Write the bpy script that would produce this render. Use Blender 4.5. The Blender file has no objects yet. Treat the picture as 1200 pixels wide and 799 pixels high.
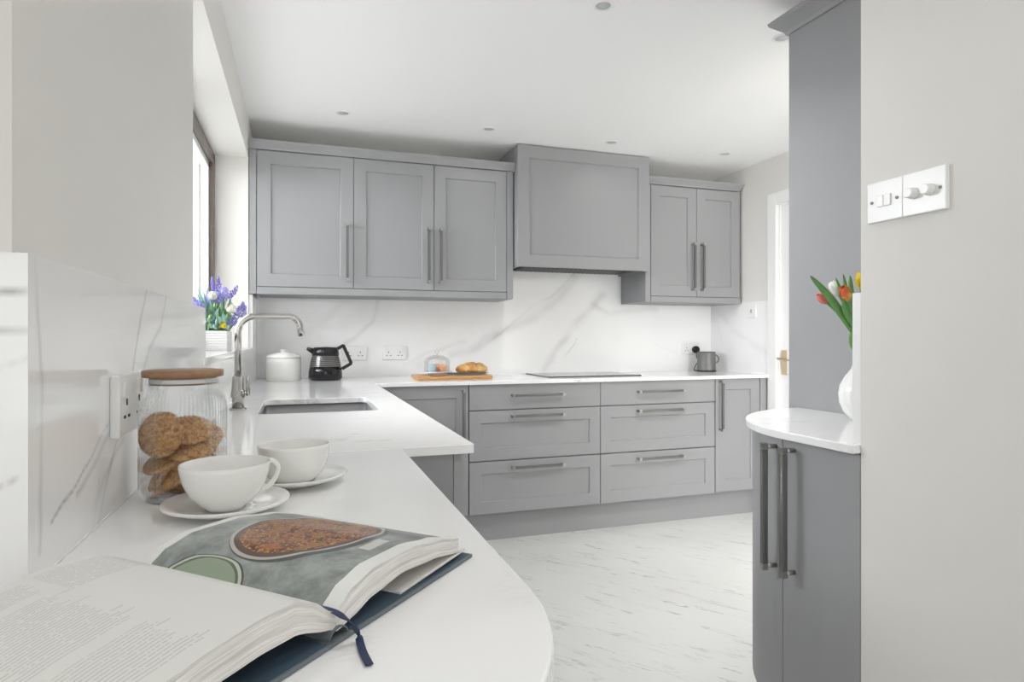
import bpy, bmesh, math, random
from mathutils import Vector, Matrix, noise
PI = math.pi
C = bpy.context.scene.collection
sc = bpy.context.scene
random.seed(7)

# ------------------------------------------------------------------ camera
YAW = 0.3242
cam_d = bpy.data.cameras.new('camera'); cam = bpy.data.objects.new('camera', cam_d); C.objects.link(cam)
cam.location = (0, 0, 1.142); cam.rotation_euler = (PI/2, 0, -YAW)
cam_d.sensor_width = 36.0; cam_d.lens = 36.0*737.3/1200.0
cam_d.shift_x = 0.0; cam_d.shift_y = (396.0-399.5)/1200.0
cam_d.clip_start = 0.02; cam_d.clip_end = 60
sc.camera = cam
# ------------------------------------------------------------------ world, light, exposure
w = bpy.data.worlds.new('sky'); sc.world = w; w.use_nodes = True
w.node_tree.nodes['Background'].inputs[0].default_value = (0.96, 0.98, 1.0, 1)
w.node_tree.nodes['Background'].inputs[1].default_value = 1.9
def area(name, loc, rot, sx, sy, power, col=(1, 1, 1)):
    l = bpy.data.lights.new(name, 'AREA'); l.shape = 'RECTANGLE'; l.size = sx; l.size_y = sy; l.energy = power; l.color = col
    o = bpy.data.objects.new(name, l); C.objects.link(o); o.location = loc; o.rotation_euler = rot
    return o
area('window_daylight', (-2.0, 2.75, 2.45), (0, -PI/2+0.50, 0), 1.5, 2.2, 195, (0.98, 0.99, 1.0))
area('rear_fill_light', (-1.4, -7.95, 1.2), (PI/2, 0, 0), 4.6, 2.1, 18, (1.0, 1.0, 1.0))  # unseen fill light added far behind the camera
area('partition_fill_light', (2.08, -1.45, 1.15), (PI/2, 0, 0), 1.4, 2.0, 52, (1.0, 1.0, 0.99))  # invented source behind the partition, added to brighten the kitchen
sc.cycles.max_bounces = 16; sc.cycles.diffuse_bounces = 12; sc.cycles.glossy_bounces = 6
sc.view_settings.view_transform = 'Standard'; sc.view_settings.look = 'None'
sc.view_settings.gamma = 1.0; sc.view_settings.use_curve_mapping = False
sc.view_settings.exposure = 0.30

# ------------------------------------------------------------------ materials
def s2l(c):
    return tuple(((x/12.92) if x <= 0.04045 else ((x+0.055)/1.055)**2.4) for x in c)
def rgb(r, g, b): return s2l((r/255, g/255, b/255))+(1,)
class NT:
    def __init__(s, name):
        s.m = bpy.data.materials.new(name); s.m.use_nodes = True; s.t = s.m.node_tree; s.b = s.t.nodes['Principled BSDF']
    def n(s, typ, **k):
        x = s.t.nodes.new(typ)
        for a, v in k.items():
            if a.startswith('i_'):
                key = a[2:]; key = int(key) if key.isdigit() else key
                s.set(x.inputs[key], v)
            else: setattr(x, a, v)
        return x
    def set(s, inp, v):
        if isinstance(v, bpy.types.NodeSocket): s.t.links.new(v, inp)
        else: inp.default_value = v
    def math(s, op, a, b=0.0, c=0.0, clamp=False):
        x = s.t.nodes.new('ShaderNodeMath'); x.operation = op; x.use_clamp = clamp
        s.set(x.inputs[0], a); s.set(x.inputs[1], b); s.set(x.inputs[2], c); return x.outputs[0]
    def mix(s, f, a, b):
        x = s.t.nodes.new('ShaderNodeMix'); x.data_type = 'RGBA'
        s.set(x.inputs[0], f); s.set(x.inputs[6], a); s.set(x.inputs[7], b); return x.outputs[2]
    def ramp(s, v, lo, hi):
        x = s.t.nodes.new('ShaderNodeMapRange'); x.interpolation_type = 'SMOOTHSTEP'
        s.set(x.inputs[0], v); x.inputs[1].default_value = lo; x.inputs[2].default_value = hi; return x.outputs[0]
    def coord(s, kind='Object'): return s.t.nodes.new('ShaderNodeTexCoord').outputs[kind]
    def noise(s, vec, scale, detail=3, rough=0.5):
        x = s.n('ShaderNodeTexNoise'); s.set(x.inputs['Vector'], vec); x.inputs['Scale'].default_value = scale
        x.inputs['Detail'].default_value = detail; x.inputs['Roughness'].default_value = rough; return x
    def bump(s, h, strength=0.2, dist=0.001):
        x = s.n('ShaderNodeBump'); s.set(x.inputs['Height'], h); x.inputs['Strength'].default_value = strength
        x.inputs['Distance'].default_value = dist; s.t.links.new(x.outputs[0], s.b.inputs['Normal'])
def plain(name, col, rough=0.5, metal=0.0, spec=0.5, coat=0.0, sub=0.0, nvar=0.03, nscale=8):
    k = NT(name); co = k.coord(); nz = k.noise(co, nscale)
    a = tuple(c*(1-nvar) for c in col[:3])+(1,); b = tuple(min(1, c*(1+nvar)) for c in col[:3])+(1,)
    k.set(k.b.inputs['Base Color'], k.mix(nz.outputs[0], a, b))
    k.b.inputs['Roughness'].default_value = rough; k.b.inputs['Metallic'].default_value = metal
    k.b.inputs['Specular IOR Level'].default_value = spec; k.b.inputs['Coat Weight'].default_value = coat
    k.b.inputs['Subsurface Weight'].default_value = sub
    return k.m
M = {}
M['wall'] = plain('warm_white_wall_paint', rgb(229, 227, 223), 0.75, nvar=0.01)
M['ceil'] = plain('ceiling_paint', rgb(249, 249, 249), 0.85, nvar=0.005)
M['trim'] = plain('white_gloss_paint', rgb(242, 242, 241), 0.3, nvar=0.005)
M['grey'] = plain('grey_cabinet_paint', rgb(157, 157.5, 159), 0.5, spec=0.3, nvar=0.015)
M['greyin'] = plain('grey_carcass', rgb(146, 147, 149), 0.5, nvar=0.015)
M['steel'] = plain('brushed_steel', rgb(176, 174, 170), 0.28, metal=1.0, nvar=0.05, nscale=60)
M['dsteel'] = plain('darker_brushed_steel', rgb(126, 125, 123), 0.5, metal=0.8, nvar=0.06, nscale=90)
M['chrome'] = plain('polished_nickel', rgb(188, 186, 182), 0.10, metal=1.0, nvar=0.01)
M['brass'] = plain('aged_brass', rgb(214, 194, 164), 0.3, metal=1.0)
M['plastic'] = plain('white_plastic', rgb(240, 240, 239), 0.25, nvar=0.005)
M['hole'] = plain('dark_pin_hole', rgb(40, 40, 42), 0.6)
M['black'] = plain('black_plastic', rgb(20, 21, 24), 0.32)
M['blackglass'] = plain('dark_coffee_glass', rgb(14, 14, 18), 0.06)
M['hobglass'] = plain('black_ceramic_glass', rgb(62, 62, 64), 0.06)
M['china'] = plain('white_glazed_china', rgb(240, 240, 237), 0.13, coat=0.3, nvar=0.004)
M['frame'] = plain('brown_window_frame', rgb(118, 108, 102), 0.4)
M['navy'] = plain('navy_ribbon', rgb(38, 52, 84), 0.6)
M['coverblue'] = plain('slate_blue_book_cloth', rgb(66, 84, 100), 0.55)
M['covergrey'] = plain('grey_book_cloth', rgb(110, 118, 124), 0.6)
M['green'] = plain('tulip_leaf_green', rgb(100, 152, 82), 0.45, nvar=0.2, nscale=30)
M['sage'] = plain('sage_leaf', rgb(160, 200, 184), 0.6, nvar=0.2, nscale=40)
M['lime'] = plain('lime_leaf', rgb(172, 200, 110), 0.6, nvar=0.2, nscale=40)
M['purple'] = plain('lavender_purple', rgb(166, 160, 226), 0.7, nvar=0.15, nscale=60)
M['violet'] = plain('deep_lavender', rgb(140, 124, 208), 0.7, nvar=0.15, nscale=60)
M['petalwhite'] = plain('white_petal', rgb(236, 236, 226), 0.6)
M['yellow'] = plain('yellow_petal', rgb(236, 208, 40), 0.5)
M['coral'] = plain('coral_petal', rgb(232, 128, 116), 0.5)
M['soil'] = plain('dark_moss', rgb(70, 90, 70), 0.9)
M['peach'] = plain('peach_icing', rgb(226, 160, 116), 0.6)
M['paleblue'] = plain('pale_blue_icing', rgb(190, 214, 222), 0.6)
M['blueplate'] = plain('pale_blue_glazed_plate', rgb(226, 233, 242), 0.2)
M['exterior'] = plain('pale_render', rgb(225, 225, 222), 0.8)
M['grille'] = plain('dark_grille', rgb(82, 82, 82), 0.4, metal=0.6)
M['lens'] = plain('downlight_lens', rgb(200, 202, 204), 0.3, nvar=0.08, nscale=150)

def wood(name, c1, c2, scale=(3, 40, 40), rough=0.45):
    k = NT(name); co = k.coord(); mp = k.n('ShaderNodeMapping'); k.set(mp.inputs['Vector'], co); mp.inputs['Scale'].default_value = scale
    nz = k.noise(mp.outputs[0], 1.5, 5, 0.6)
    k.set(k.b.inputs['Base Color'], k.mix(k.ramp(nz.outputs[0], 0.3, 0.7), c1, c2)); k.b.inputs['Roughness'].default_value = rough
    return k.m
M['acacia'] = wood('acacia_wood', rgb(136, 104, 76), rgb(168, 134, 102), (4, 60, 60), 0.45)
M['board'] = wood('oiled_beech', rgb(176, 128, 78), rgb(214, 170, 116), (5, 40, 120))
# glass, with real thickness in the mesh
def glass(name, tint=(1, 1, 1, 1), mixf=0.25, rough=0.0):
    m = bpy.data.materials.new(name); m.use_nodes = True; t = m.node_tree
    for n in list(t.nodes): t.nodes.remove(n)
    o = t.nodes.new('ShaderNodeOutputMaterial'); g = t.nodes.new('ShaderNodeBsdfGlass'); g.inputs['IOR'].default_value = 1.45
    g.inputs['Roughness'].default_value = rough; g.inputs['Color'].default_value = tint
    tr = t.nodes.new('ShaderNodeBsdfTransparent'); tr.inputs[0].default_value = tint
    mx = t.nodes.new('ShaderNodeMixShader'); mx.inputs[0].default_value = mixf
    t.links.new(tr.outputs[0], mx.inputs[1]); t.links.new(g.outputs[0], mx.inputs[2]); t.links.new(mx.outputs[0], o.inputs[0])
    return m
M['jarglass'] = glass('ribbed_clear_glass', (0.99, 0.995, 0.995, 1), 0.30)
M['domeglass'] = glass('clear_dome_glass', (0.98, 0.985, 0.985, 1), 0.3)
M['pane'] = glass('window_glass', (0.98, 0.99, 1, 1), 0.12)
# quartz with veins stored per vertex of the slab (pattern of the stone)
def quartz(name, base, vein, rough=0.08, nodeveins=0.0, rot=0.6, vscale=1.0):
    k = NT(name); co = k.coord()
    at = k.n('ShaderNodeAttribute'); at.attribute_name = 'vein'
    cloud = k.noise(co, 2.2*vscale, 4)
    col = k.mix(k.ramp(cloud.outputs[0], 0.35, 0.75), base, tuple(c*0.955 for c in base[:3])+(1,))
    f = at.outputs['Fac']
    if nodeveins > 0:
        mp = k.n('ShaderNodeMapping'); k.set(mp.inputs['Vector'], co); mp.inputs['Rotation'].default_value = (0, 0, rot)
        mp.inputs['Scale'].default_value = (1.0*vscale, 3.2*vscale, 1.0*vscale)
        n1 = k.noise(mp.outputs[0], 1.3, 7, 0.62)
        d = k.math('ABSOLUTE', k.math('SUBTRACT', n1.outputs[0], 0.5))
        line = k.math('SUBTRACT', 1.0, k.ramp(d, 0.0, 0.012))
        msk = k.ramp(k.noise(co, 3.0, 3).outputs[0], 0.5, 0.66)
        f = k.math('ADD', f, k.math('MULTIPLY', k.math('MULTIPLY', line, msk), nodeveins), clamp=True)
    k.set(k.b.inputs['Base Color'], k.mix(f, col, vein))
    k.b.inputs['Roughness'].default_value = rough
    return k.m
QB = rgb(246, 246, 246)
M['quartz'] = quartz('veined_white_quartz', QB, rgb(158, 158, 160), 0.07)
M['worktop'] = quartz('white_quartz_worktop', rgb(246, 246, 246), rgb(176, 174, 170), 0.09, 0.38, 0.5, 1.1)
# floor
def floor_mat():
    k = NT('veined_white_floor_tile'); co = k.coord()
    def streak(ang, sc_, thr, lo, hi, seed, freq):
        mp0 = k.n('ShaderNodeMapping'); k.set(mp0.inputs['Vector'], co); mp0.inputs['Rotation'].default_value = (0, 0, ang)
        mp = k.n('ShaderNodeMapping'); k.set(mp.inputs['Vector'], mp0.outputs[0])
        mp.inputs['Scale'].default_value = sc_; mp.inputs['Location'].default_value = (seed, seed*2, 0)
        n1 = k.noise(mp.outputs[0], 1.0, 6, 0.6)
        fr = k.math('PINGPONG', k.math('MULTIPLY', n1.outputs[0], freq), 0.5)
        line = k.math('SUBTRACT', 1.0, k.ramp(fr, 0.0, thr))
        mk = k.noise(mp.outputs[0], 2.3, 3, 0.5)
        return k.math('MULTIPLY', line, k.ramp(mk.outputs[0], lo, hi))
    a = streak(0.88, (1.1, 8.0, 1), 0.035, 0.46, 0.66, 3.1, 4.5)
    b = streak(0.96, (1.9, 17.0, 1), 0.07, 0.42, 0.66, 8.4, 3.5)
    f = k.math('ADD', k.math('MULTIPLY', a, 0.95), k.math('MULTIPLY', b, 0.55), clamp=True)
    cl = k.noise(co, 1.8, 4)
    base = k.mix(k.ramp(cl.outputs[0], 0.3, 0.7), rgb(226, 226, 224), rgb(218, 218, 216))
    k.set(k.b.inputs['Base Color'], k.mix(f, base, rgb(138, 136, 134)))
    k.b.inputs['Roughness'].default_value = 0.28
    return k.m
M['floor'] = floor_mat()
def cookie_mat():
    k = NT('oat_biscuit'); co = k.coord(); n1 = k.noise(co, 190, 5, 0.8); n2 = k.noise(co, 45, 3)
    c = k.mix(k.ramp(n1.outputs[0], 0.40, 0.60), rgb(138, 88, 48), rgb(232, 190, 138))
    k.set(k.b.inputs['Base Color'], k.mix(k.math('MULTIPLY', k.ramp(n2.outputs[0], 0.45, 0.7), 0.45), c, rgb(186, 130, 78)))
    k.b.inputs['Roughness'].default_value = 0.85; k.bump(n1.outputs[0], 0.9, 0.0012); return k.m
M['cookie'] = cookie_mat()
def bread_mat():
    k = NT('seeded_crust'); co = k.coord(); n1 = k.noise(co, 14, 4, 0.6)
    vo = k.n('ShaderNodeTexVoronoi'); k.set(vo.inputs['Vector'], co); vo.inputs['Scale'].default_value = 95
    seed = k.math('LESS_THAN', vo.outputs['Distance'], 0.24)
    sel = k.math('GREATER_THAN', k.noise(co, 30, 2).outputs[0], 0.5)
    c = k.mix(k.ramp(n1.outputs[0], 0.35, 0.65), rgb(186, 124, 58), rgb(226, 190, 130))
    k.set(k.b.inputs['Base Color'], k.mix(k.math('MULTIPLY', k.math('MULTIPLY', seed, sel), 0.8), c, rgb(90, 66, 44)))
    k.b.inputs['Roughness'].default_value = 0.7; k.bump(n1.outputs[0], 0.4, 0.004); return k.m
M['bread'] = bread_mat()
def tulip_mat():
    k = NT('orange_red_petal'); co = k.coord('Generated'); sx = k.n('ShaderNodeSeparateXYZ'); k.set(sx.inputs[0], co)
    n1 = k.noise(co, 6, 2)
    f = k.math('ADD', sx.outputs[0], k.math('MULTIPLY', n1.outputs[0], 0.5))
    k.set(k.b.inputs['Base Color'], k.mix(k.ramp(f, 0.4, 0.9), rgb(224, 104, 66), rgb(240, 184, 80))); k.b.inputs['Roughness'].default_value = 0.5
    return k.m
M['tulipred'] = tulip_mat()
def pageedge():
    k = NT('page_edges'); uv = k.coord('UV'); sx = k.n('ShaderNodeSeparateXYZ'); k.set(sx.inputs[0], uv)
    v = k.n('ShaderNodeCombineXYZ'); k.set(v.inputs[0], k.math('MULTIPLY', sx.outputs[0], 3)); k.set(v.inputs[1], k.math('MULTIPLY', sx.outputs[1], 26))
    nz = k.noise(v.outputs[0], 1.0, 3, 0.6)
    k.set(k.b.inputs['Base Color'], k.mix(k.ramp(nz.outputs[0], 0.35, 0.65), rgb(204, 201, 196), rgb(236, 234, 231))); k.b.inputs['Roughness'].default_value = 0.8
    return k.m
M['pageedge'] = pageedge()
# left page: paragraphs of tiny illegible print.  UV = (t away from gutter 0..1, s along spine 0..1)
def textpage():
    k = NT('printed_text_page'); uv = k.coord('UV'); sx = k.n('ShaderNodeSeparateXYZ'); k.set(sx.inputs[0], uv)
    t, s = sx.outputs[0], sx.outputs[1]
    def rng(x, a, b): return k.math('MULTIPLY', k.math('GREATER_THAN', x, a), k.math('LESS_THAN', x, b))
    def block(t0, t1, s0, s1): return k.math('MULTIPLY', rng(t, t0, t1), rng(s, s0, s1))
    pitch = 62.0
    row = k.math('FLOOR', k.math('MULTIPLY', s, pitch)); fr = k.math('FRACT', k.math('MULTIPLY', s, pitch))
    line = rng(fr, 0.30, 0.66)
    v = k.n('ShaderNodeCombineXYZ'); k.set(v.inputs[0], k.math('MULTIPLY', t, 95)); k.set(v.inputs[1], k.math('MULTIPLY', row, 7.3))
    wd = k.math('GREATER_THAN', k.noise(v.outputs[0], 1.0, 1).outputs[0], 0.38)
    v2 = k.n('ShaderNodeCombineXYZ'); k.set(v2.inputs[0], k.math('MULTIPLY', row, 3.7)); rag = k.noise(v2.outputs[0], 1.0, 0)
    ragt = k.math('MULTIPLY', k.math('SUBTRACT', rag.outputs[0], 0.5), 0.22)
    tt = k.math('ADD', t, ragt)
    bl = block(0.10, 0.50, 0.72, 0.96)
    for b in ((0.56, 0.93, 0.80, 0.94), (0.56, 0.93, 0.36, 0.76), (0.56, 0.93, 0.06, 0.30)):
        m2 = k.math('MULTIPLY', rng(tt, b[0], b[1]), rng(s, b[2], b[3])); bl = k.math('MAXIMUM', bl, m2)
    f = k.math('MULTIPLY', k.math('MULTIPLY', k.math('MULTIPLY', line, wd), bl), 0.30)
    k.set(k.b.inputs['Base Color'], k.mix(f, rgb(226, 226, 223), rgb(120, 120, 122))); k.b.inputs['Roughness'].default_value = 0.55
    return k.m
M['textpage'] = textpage()
# right page: full-page food photograph with a white margin.
def photopage():
    k = NT('printed_photo_page'); uv = k.coord('UV'); sx = k.n('ShaderNodeSeparateXYZ'); k.set(sx.inputs[0], uv)
    t, s = sx.outputs[0], sx.outputs[1]
    def ell(ct, cs, rt, rs, pw=2.0):
        a = k.math('POWER', k.math('ABSOLUTE', k.math('DIVIDE', k.math('SUBTRACT', t, ct), rt)), pw)
        b = k.math('POWER', k.math('ABSOLUTE', k.math('DIVIDE', k.math('SUBTRACT', s, cs), rs)), pw)
        return k.math('ADD', a, b)
    def inside(e, r=1.0): return k.math('LESS_THAN', e, r)
    n1 = k.noise(uv, 7, 8, 0.65); n2 = k.noise(uv, 38, 4, 0.7)
    slate = k.mix(k.ramp(n1.outputs[0], 0.3, 0.7), rgb(166, 172, 168), rgb(116, 122, 120))
    slate = k.mix(k.math('MULTIPLY', k.ramp(n2.outputs[0], 0.5, 0.75), 0.25), slate, rgb(190, 194, 190))
    slate = k.mix(k.math('MULTIPLY', k.ramp(k.math('SUBTRACT', t, k.math('MULTIPLY', s, 0.25)), 0.35, 0.85), 0.6), slate, rgb(96, 96, 98))
    # green bowl
    e = ell(-0.05, 0.655, 0.175, 0.22)
    c = k.mix(inside(e), slate, rgb(78, 82, 74)); c = k.mix(inside(e, 0.92), c, rgb(196, 202, 188)); c = k.mix(inside(e, 0.80), c, rgb(104, 112, 98)); c = k.mix(inside(e, 0.70), c, rgb(150, 166, 144))
    # oval pan
    e = ell(0.56, 0.53, 0.42, 0.30)
    food = k.noise(uv, 15, 6, 0.8); food2 = k.noise(uv, 60, 3, 0.7)
    fc = k.mix(k.ramp(food.outputs[0], 0.44, 0.54), rgb(88, 50, 32), rgb(164, 104, 56)); fc = k.mix(k.ramp(food2.outputs[0], 0.57, 0.62), fc, rgb(222, 180, 120))
    fc = k.mix(k.ramp(food.outputs[0], 0.58, 0.62), fc, rgb(120, 134, 58))
    shadow = ell(0.54, 0.51, 0.415, 0.315)
    c = k.mix(inside(shadow), c, rgb(84, 84, 84)); c = k.mix(inside(e), c, rgb(186, 182, 176)); c = k.mix(inside(e, 0.91), c, rgb(92, 74, 68)); c = k.mix(inside(e, 0.78), c, fc)
    # spoon lying at the lower side of the pan
    hd = k.math('MULTIPLY', k.math('LESS_THAN', k.math('ABSOLUTE', k.math('SUBTRACT', t, 0.50)), 0.085), k.math('LESS_THAN', k.math('ABSOLUTE', k.math('SUBTRACT', s, 0.155)), 0.028))
    c = k.mix(hd, c, rgb(205, 204, 200))
    mg = k.math('MULTIPLY', k.math('MULTIPLY', k.math('GREATER_THAN', s, 0.07), k.math('LESS_THAN', s, 0.955)), k.math('LESS_THAN', t, 0.955))
    k.set(k.b.inputs['Base Color'], k.mix(mg, rgb(232, 232, 230), c)); k.b.inputs['Roughness'].default_value = 0.3
    return k.m
M['photopage'] = photopage()

# ------------------------------------------------------------------ helpers
def link(name, bm, mats, parent=None, loc=None, rotz=None, smooth=False, bevel=0, seg=2, sub=0):
    me = bpy.data.meshes.new(name)
    if isinstance(bm, bmesh.types.BMesh):
        bm.normal_update(); bm.to_mesh(me); bm.free()
    else: me.from_pydata(*bm)
    o = bpy.data.objects.new(name, me); C.objects.link(o)
    for m in (mats if isinstance(mats, (list, tuple)) else [mats]): me.materials.append(M[m])
    if parent: o.parent = parent
    if loc is not None: o.location = loc
    if rotz is not None: o.rotation_euler = (0, 0, rotz)
    if smooth:
        for p in me.polygons: p.use_smooth = True
    if bevel:
        b = o.modifiers.new('bevel', 'BEVEL'); b.width = bevel; b.segments = seg; b.limit_method = 'ANGLE'; b.angle_limit = 0.7
        b.harden_normals = False
    if sub:
        b = o.modifiers.new('sub', 'SUBSURF'); b.levels = sub; b.render_levels = sub
    return o
def empty(name, label, cat, loc=(0, 0, 0), rotz=0, group=None):
    o = bpy.data.objects.new(name, None); C.objects.link(o); o.location = loc; o.rotation_euler = (0, 0, rotz)
    o.empty_display_size = 0.05
    o['label'] = label; o['category'] = cat
    if group: o['group'] = group
    return o
def tag(o, label, cat, group=None):
    o['label'] = label; o['category'] = cat
    if group: o['group'] = group
    return o
def struct(o): o['kind'] = 'structure'; return o
def dup(root, loc, rotz=None, label=None):
    def cp(o, par):
        c = o.copy(); C.objects.link(c)
        if par: c.parent = par
        for ch in [x for x in list(C.objects) if x.parent == o]: cp(ch, c)
        return c
    r = cp(root, None); r.location = loc
    if rotz is not None: r.rotation_euler = (0, 0, rotz)
    if label: r['label'] = label
    return r
def bx(bm, x0, x1, y0, y1, z0, z1, mi=0):
    vs = [bm.verts.new((x, y, z)) for z in (z0, z1) for y in (y0, y1) for x in (x0, x1)]
    for f in ((0, 2, 3, 1), (4, 5, 7, 6), (0, 1, 5, 4), (2, 6, 7, 3), (0, 4, 6, 2), (1, 3, 7, 5)):
        fc = bm.faces.new([vs[i] for i in f]); fc.material_index = mi
    return vs
def B(*boxes):
    bm = bmesh.new()
    for b in boxes: bx(bm, *b)
    return bm
def tube(bm, pts, r, n=12, cap=True, mi=0):
    pts = [Vector(p) for p in pts]; rings = []
    rs = r if isinstance(r, (list, tuple)) else [r]*len(pts)
    up = None
    for i, p in enumerate(pts):
        d = (pts[min(i+1, len(pts)-1)]-pts[max(i-1, 0)]).normalized()
        if up is None:
            up = Vector((0, 0, 1)) if abs(d.z) < 0.9 else Vector((1, 0, 0))
        a = d.cross(up).normalized(); b = a.cross(d).normalized(); up = b
        rings.append([bm.verts.new(p+rs[i]*(a*math.cos(2*PI*k/n)+b*math.sin(2*PI*k/n))) for k in range(n)])
    for i in range(len(rings)-1):
        for k in range(n):
            f = bm.faces.new((rings[i][k], rings[i][(k+1) % n], rings[i+1][(k+1) % n], rings[i+1][k])); f.smooth = True; f.material_index = mi
    if cap:
        bm.faces.new(rings[0][::-1]).material_index = mi; bm.faces.new(rings[-1]).material_index = mi
def lathe(bm, prof, n=48, fn=None, mi=0, off=(0, 0, 0), close=False):
    rings = []
    for (r, z) in prof:
        if r < 1e-6: rings.append([bm.verts.new((off[0], off[1], off[2]+z))])
        else: rings.append([bm.verts.new((off[0]+(r*(fn(r, z, 2*PI*k/n) if fn else 1))*math.cos(2*PI*k/n), off[1]+(r*(fn(r, z, 2*PI*k/n) if fn else 1))*math.sin(2*PI*k/n), off[2]+z)) for k in range(n)])
    L = len(rings)
    for i in range(L if close else L-1):
        A, D = rings[i], rings[(i+1) % L]
        for k in range(n):
            k2 = (k+1) % n
            if len(A) == 1 and len(D) == 1: continue
            if len(A) == 1: f = bm.faces.new((A[0], D[k2], D[k]))
            elif len(D) == 1: f = bm.faces.new((A[k], A[k2], D[0]))
            else: f = bm.faces.new((A[k], A[k2], D[k2], D[k]))
            f.smooth = True; f.material_index = mi
def prism(bm, poly, z0, z1, mi=0):
    lo = [bm.verts.new((x, y, z0)) for x, y in poly]; hi = [bm.verts.new((x, y, z1)) for x, y in poly]
    n = len(poly); bm.faces.new(lo[::-1]).material_index = mi; bm.faces.new(hi).material_index = mi
    for i in range(n):
        f = bm.faces.new((lo[i], lo[(i+1) % n], hi[(i+1) % n], hi[i])); f.material_index = mi
def bezier(pts, n=8):
    out = []
    P = [Vector(p) for p in pts]
    for i in range(len(P)-1):
        p0 = P[max(i-1, 0)]; p1 = P[i]; p2 = P[i+1]; p3 = P[min(i+2, len(P)-1)]
        for k in range(n):
            t = k/n
            out.append(0.5*((2*p1)+(-p0+p2)*t+(2*p0-5*p1+4*p2-p3)*t*t+(-p0+3*p1-3*p2+p3)*t**3))
    out.append(P[-1]); return out
def vein_slab(name, u0, u1, v0, v1, thick, place, veins, step=0.008, parent=None, mat='quartz', amp=0.02):
    """slab with a fine front grid; place(u,v,d) -> world; veins: (polyline, width, strength)"""
    nu = max(2, int((u1-u0)/step)); nv = max(2, int((v1-v0)/step)); V = []; F = []; val = []
    for j in range(nv+1):
        for i in range(nu+1):
            u = u0+(u1-u0)*i/nu; v = v0+(v1-v0)*j/nv
            V.append(place(u, v, 0))
            q = noise.noise_vector(Vector((u*7, v*7, 3.3))); q2 = noise.noise_vector(Vector((u*28, v*28, 9.1)))
            pu = u+q.x*amp+q2.x*amp*0.3; pv = v+q.y*amp+q2.y*amp*0.3
            s = 0
            md = 0.55+0.9*noise.noise(Vector((u*9, v*9, 7.7)))
            for poly, wd, st in veins:
                best = 9
                for k in range(len(poly)-1):
                    ax, ay = poly[k]; bx_, by = poly[k+1]; dx, dy = bx_-ax, by-ay
                    t = max(0, min(1, ((pu-ax)*dx+(pv-ay)*dy)/(dx*dx+dy*dy)))
                    d = math.hypot(pu-ax-dx*t, pv-ay-dy*t)
                    if d < best: best = d
                if best < wd*3:
                    s += st*math.exp(-(best/wd)**2)*max(0.15, min(1.2, md+0.25))
            val.append(max(0, min(1, s)))
    idx = lambda i, j: j*(nu+1)+i
    for j in range(nv):
        for i in range(nu): F.append((idx(i, j), idx(i+1, j), idx(i+1, j+1), idx(i, j+1)))
    cs = [(u0, v0), (u1, v0), (u1, v1), (u0, v1)]; b0 = len(V)
    for (u, v) in cs: V.append(place(u, v, thick)); val.append(0)
    fr = [idx(0, 0), idx(nu, 0), idx(nu, nv), idx(0, nv)]
    for k in range(4): F.append((fr[k], fr[(k+1) % 4], b0+(k+1) % 4, b0+k))
    F.append((b0+3, b0+2, b0+1, b0))
    o = link(name, (V, [], F), mat, parent)
    a = o.data.attributes.new('vein', 'FLOAT', 'POINT'); a.data.foreach_set('value', val)
    bm = bmesh.new(); bm.from_mesh(o.data); bmesh.ops.recalc_face_normals(bm, faces=bm.faces); bm.to_mesh(o.data); bm.free()
    return o

# ================================================================== SETTING
XL = -0.263; XT = -0.243; YB = 3.95; XR = 2.885; ZC = 2.31; CT = 0.905
struct(link('floor', B((-4.1, 3.2, -8.1, 4.2, -0.05, 0)), 'floor'))
struct(link('ceiling', B((-4.1, 3.2, -8.1, 4.2, ZC, ZC+0.08)), 'ceil'))
struct(link('wall_back', B((-0.6, 3.2, 3.9705, 4.15, 0, ZC)), 'wall'))
WY0, WY1, WZ0, WZ1 = 1.80, 3.615, 1.07, 2.10
struct(link('wall_left', B((-0.60, XL, 0.726, WY0, 0, ZC), (-0.60, XL, WY1, 3.97, 0, ZC), (-0.60, XL, WY0, WY1, 0, WZ0), (-0.60, XL, WY0, WY1, WZ1, ZC)), 'wall'))
DY0, DY1, DZ = 2.43, 3.27, 1.995
struct(link('wall_right', B((2.897, 3.05, DY1, 3.97, 0, ZC), (2.897, 3.05, -1.6, DY0, 0, ZC), (2.897, 3.05, DY0, DY1, DZ, ZC)), 'wall'))
struct(link('wall_partition', B((1.18, 1.32, -8.0, 1.078, 0, ZC), (1.32, 1.96, 0.95, 1.078, 0, ZC)), 'wall'))
struct(link('wall_return', B((-4.1, -0.60, 0.726, 0.84, 0, ZC)), 'wall'))
struct(link('wall_dining', B((-4.1, -4.0, -8.0, 0.726, 0, ZC)), 'wall'))
struct(link('wall_rear', B((-4.1, -3.75, -8.15, -8.0, 0, ZC), (1.0, 1.32, -8.15, -8.0, 0, ZC), (-3.75, 1.0, -8.15, -8.0, 2.25, ZC), (1.32, 1.36, -1.6, -1.5, 0, ZC), (2.8, 3.05, -1.6, -1.5, 0, ZC), (1.36, 2.8, -1.6, -1.5, 2.2, ZC)), 'wall'))
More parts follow.
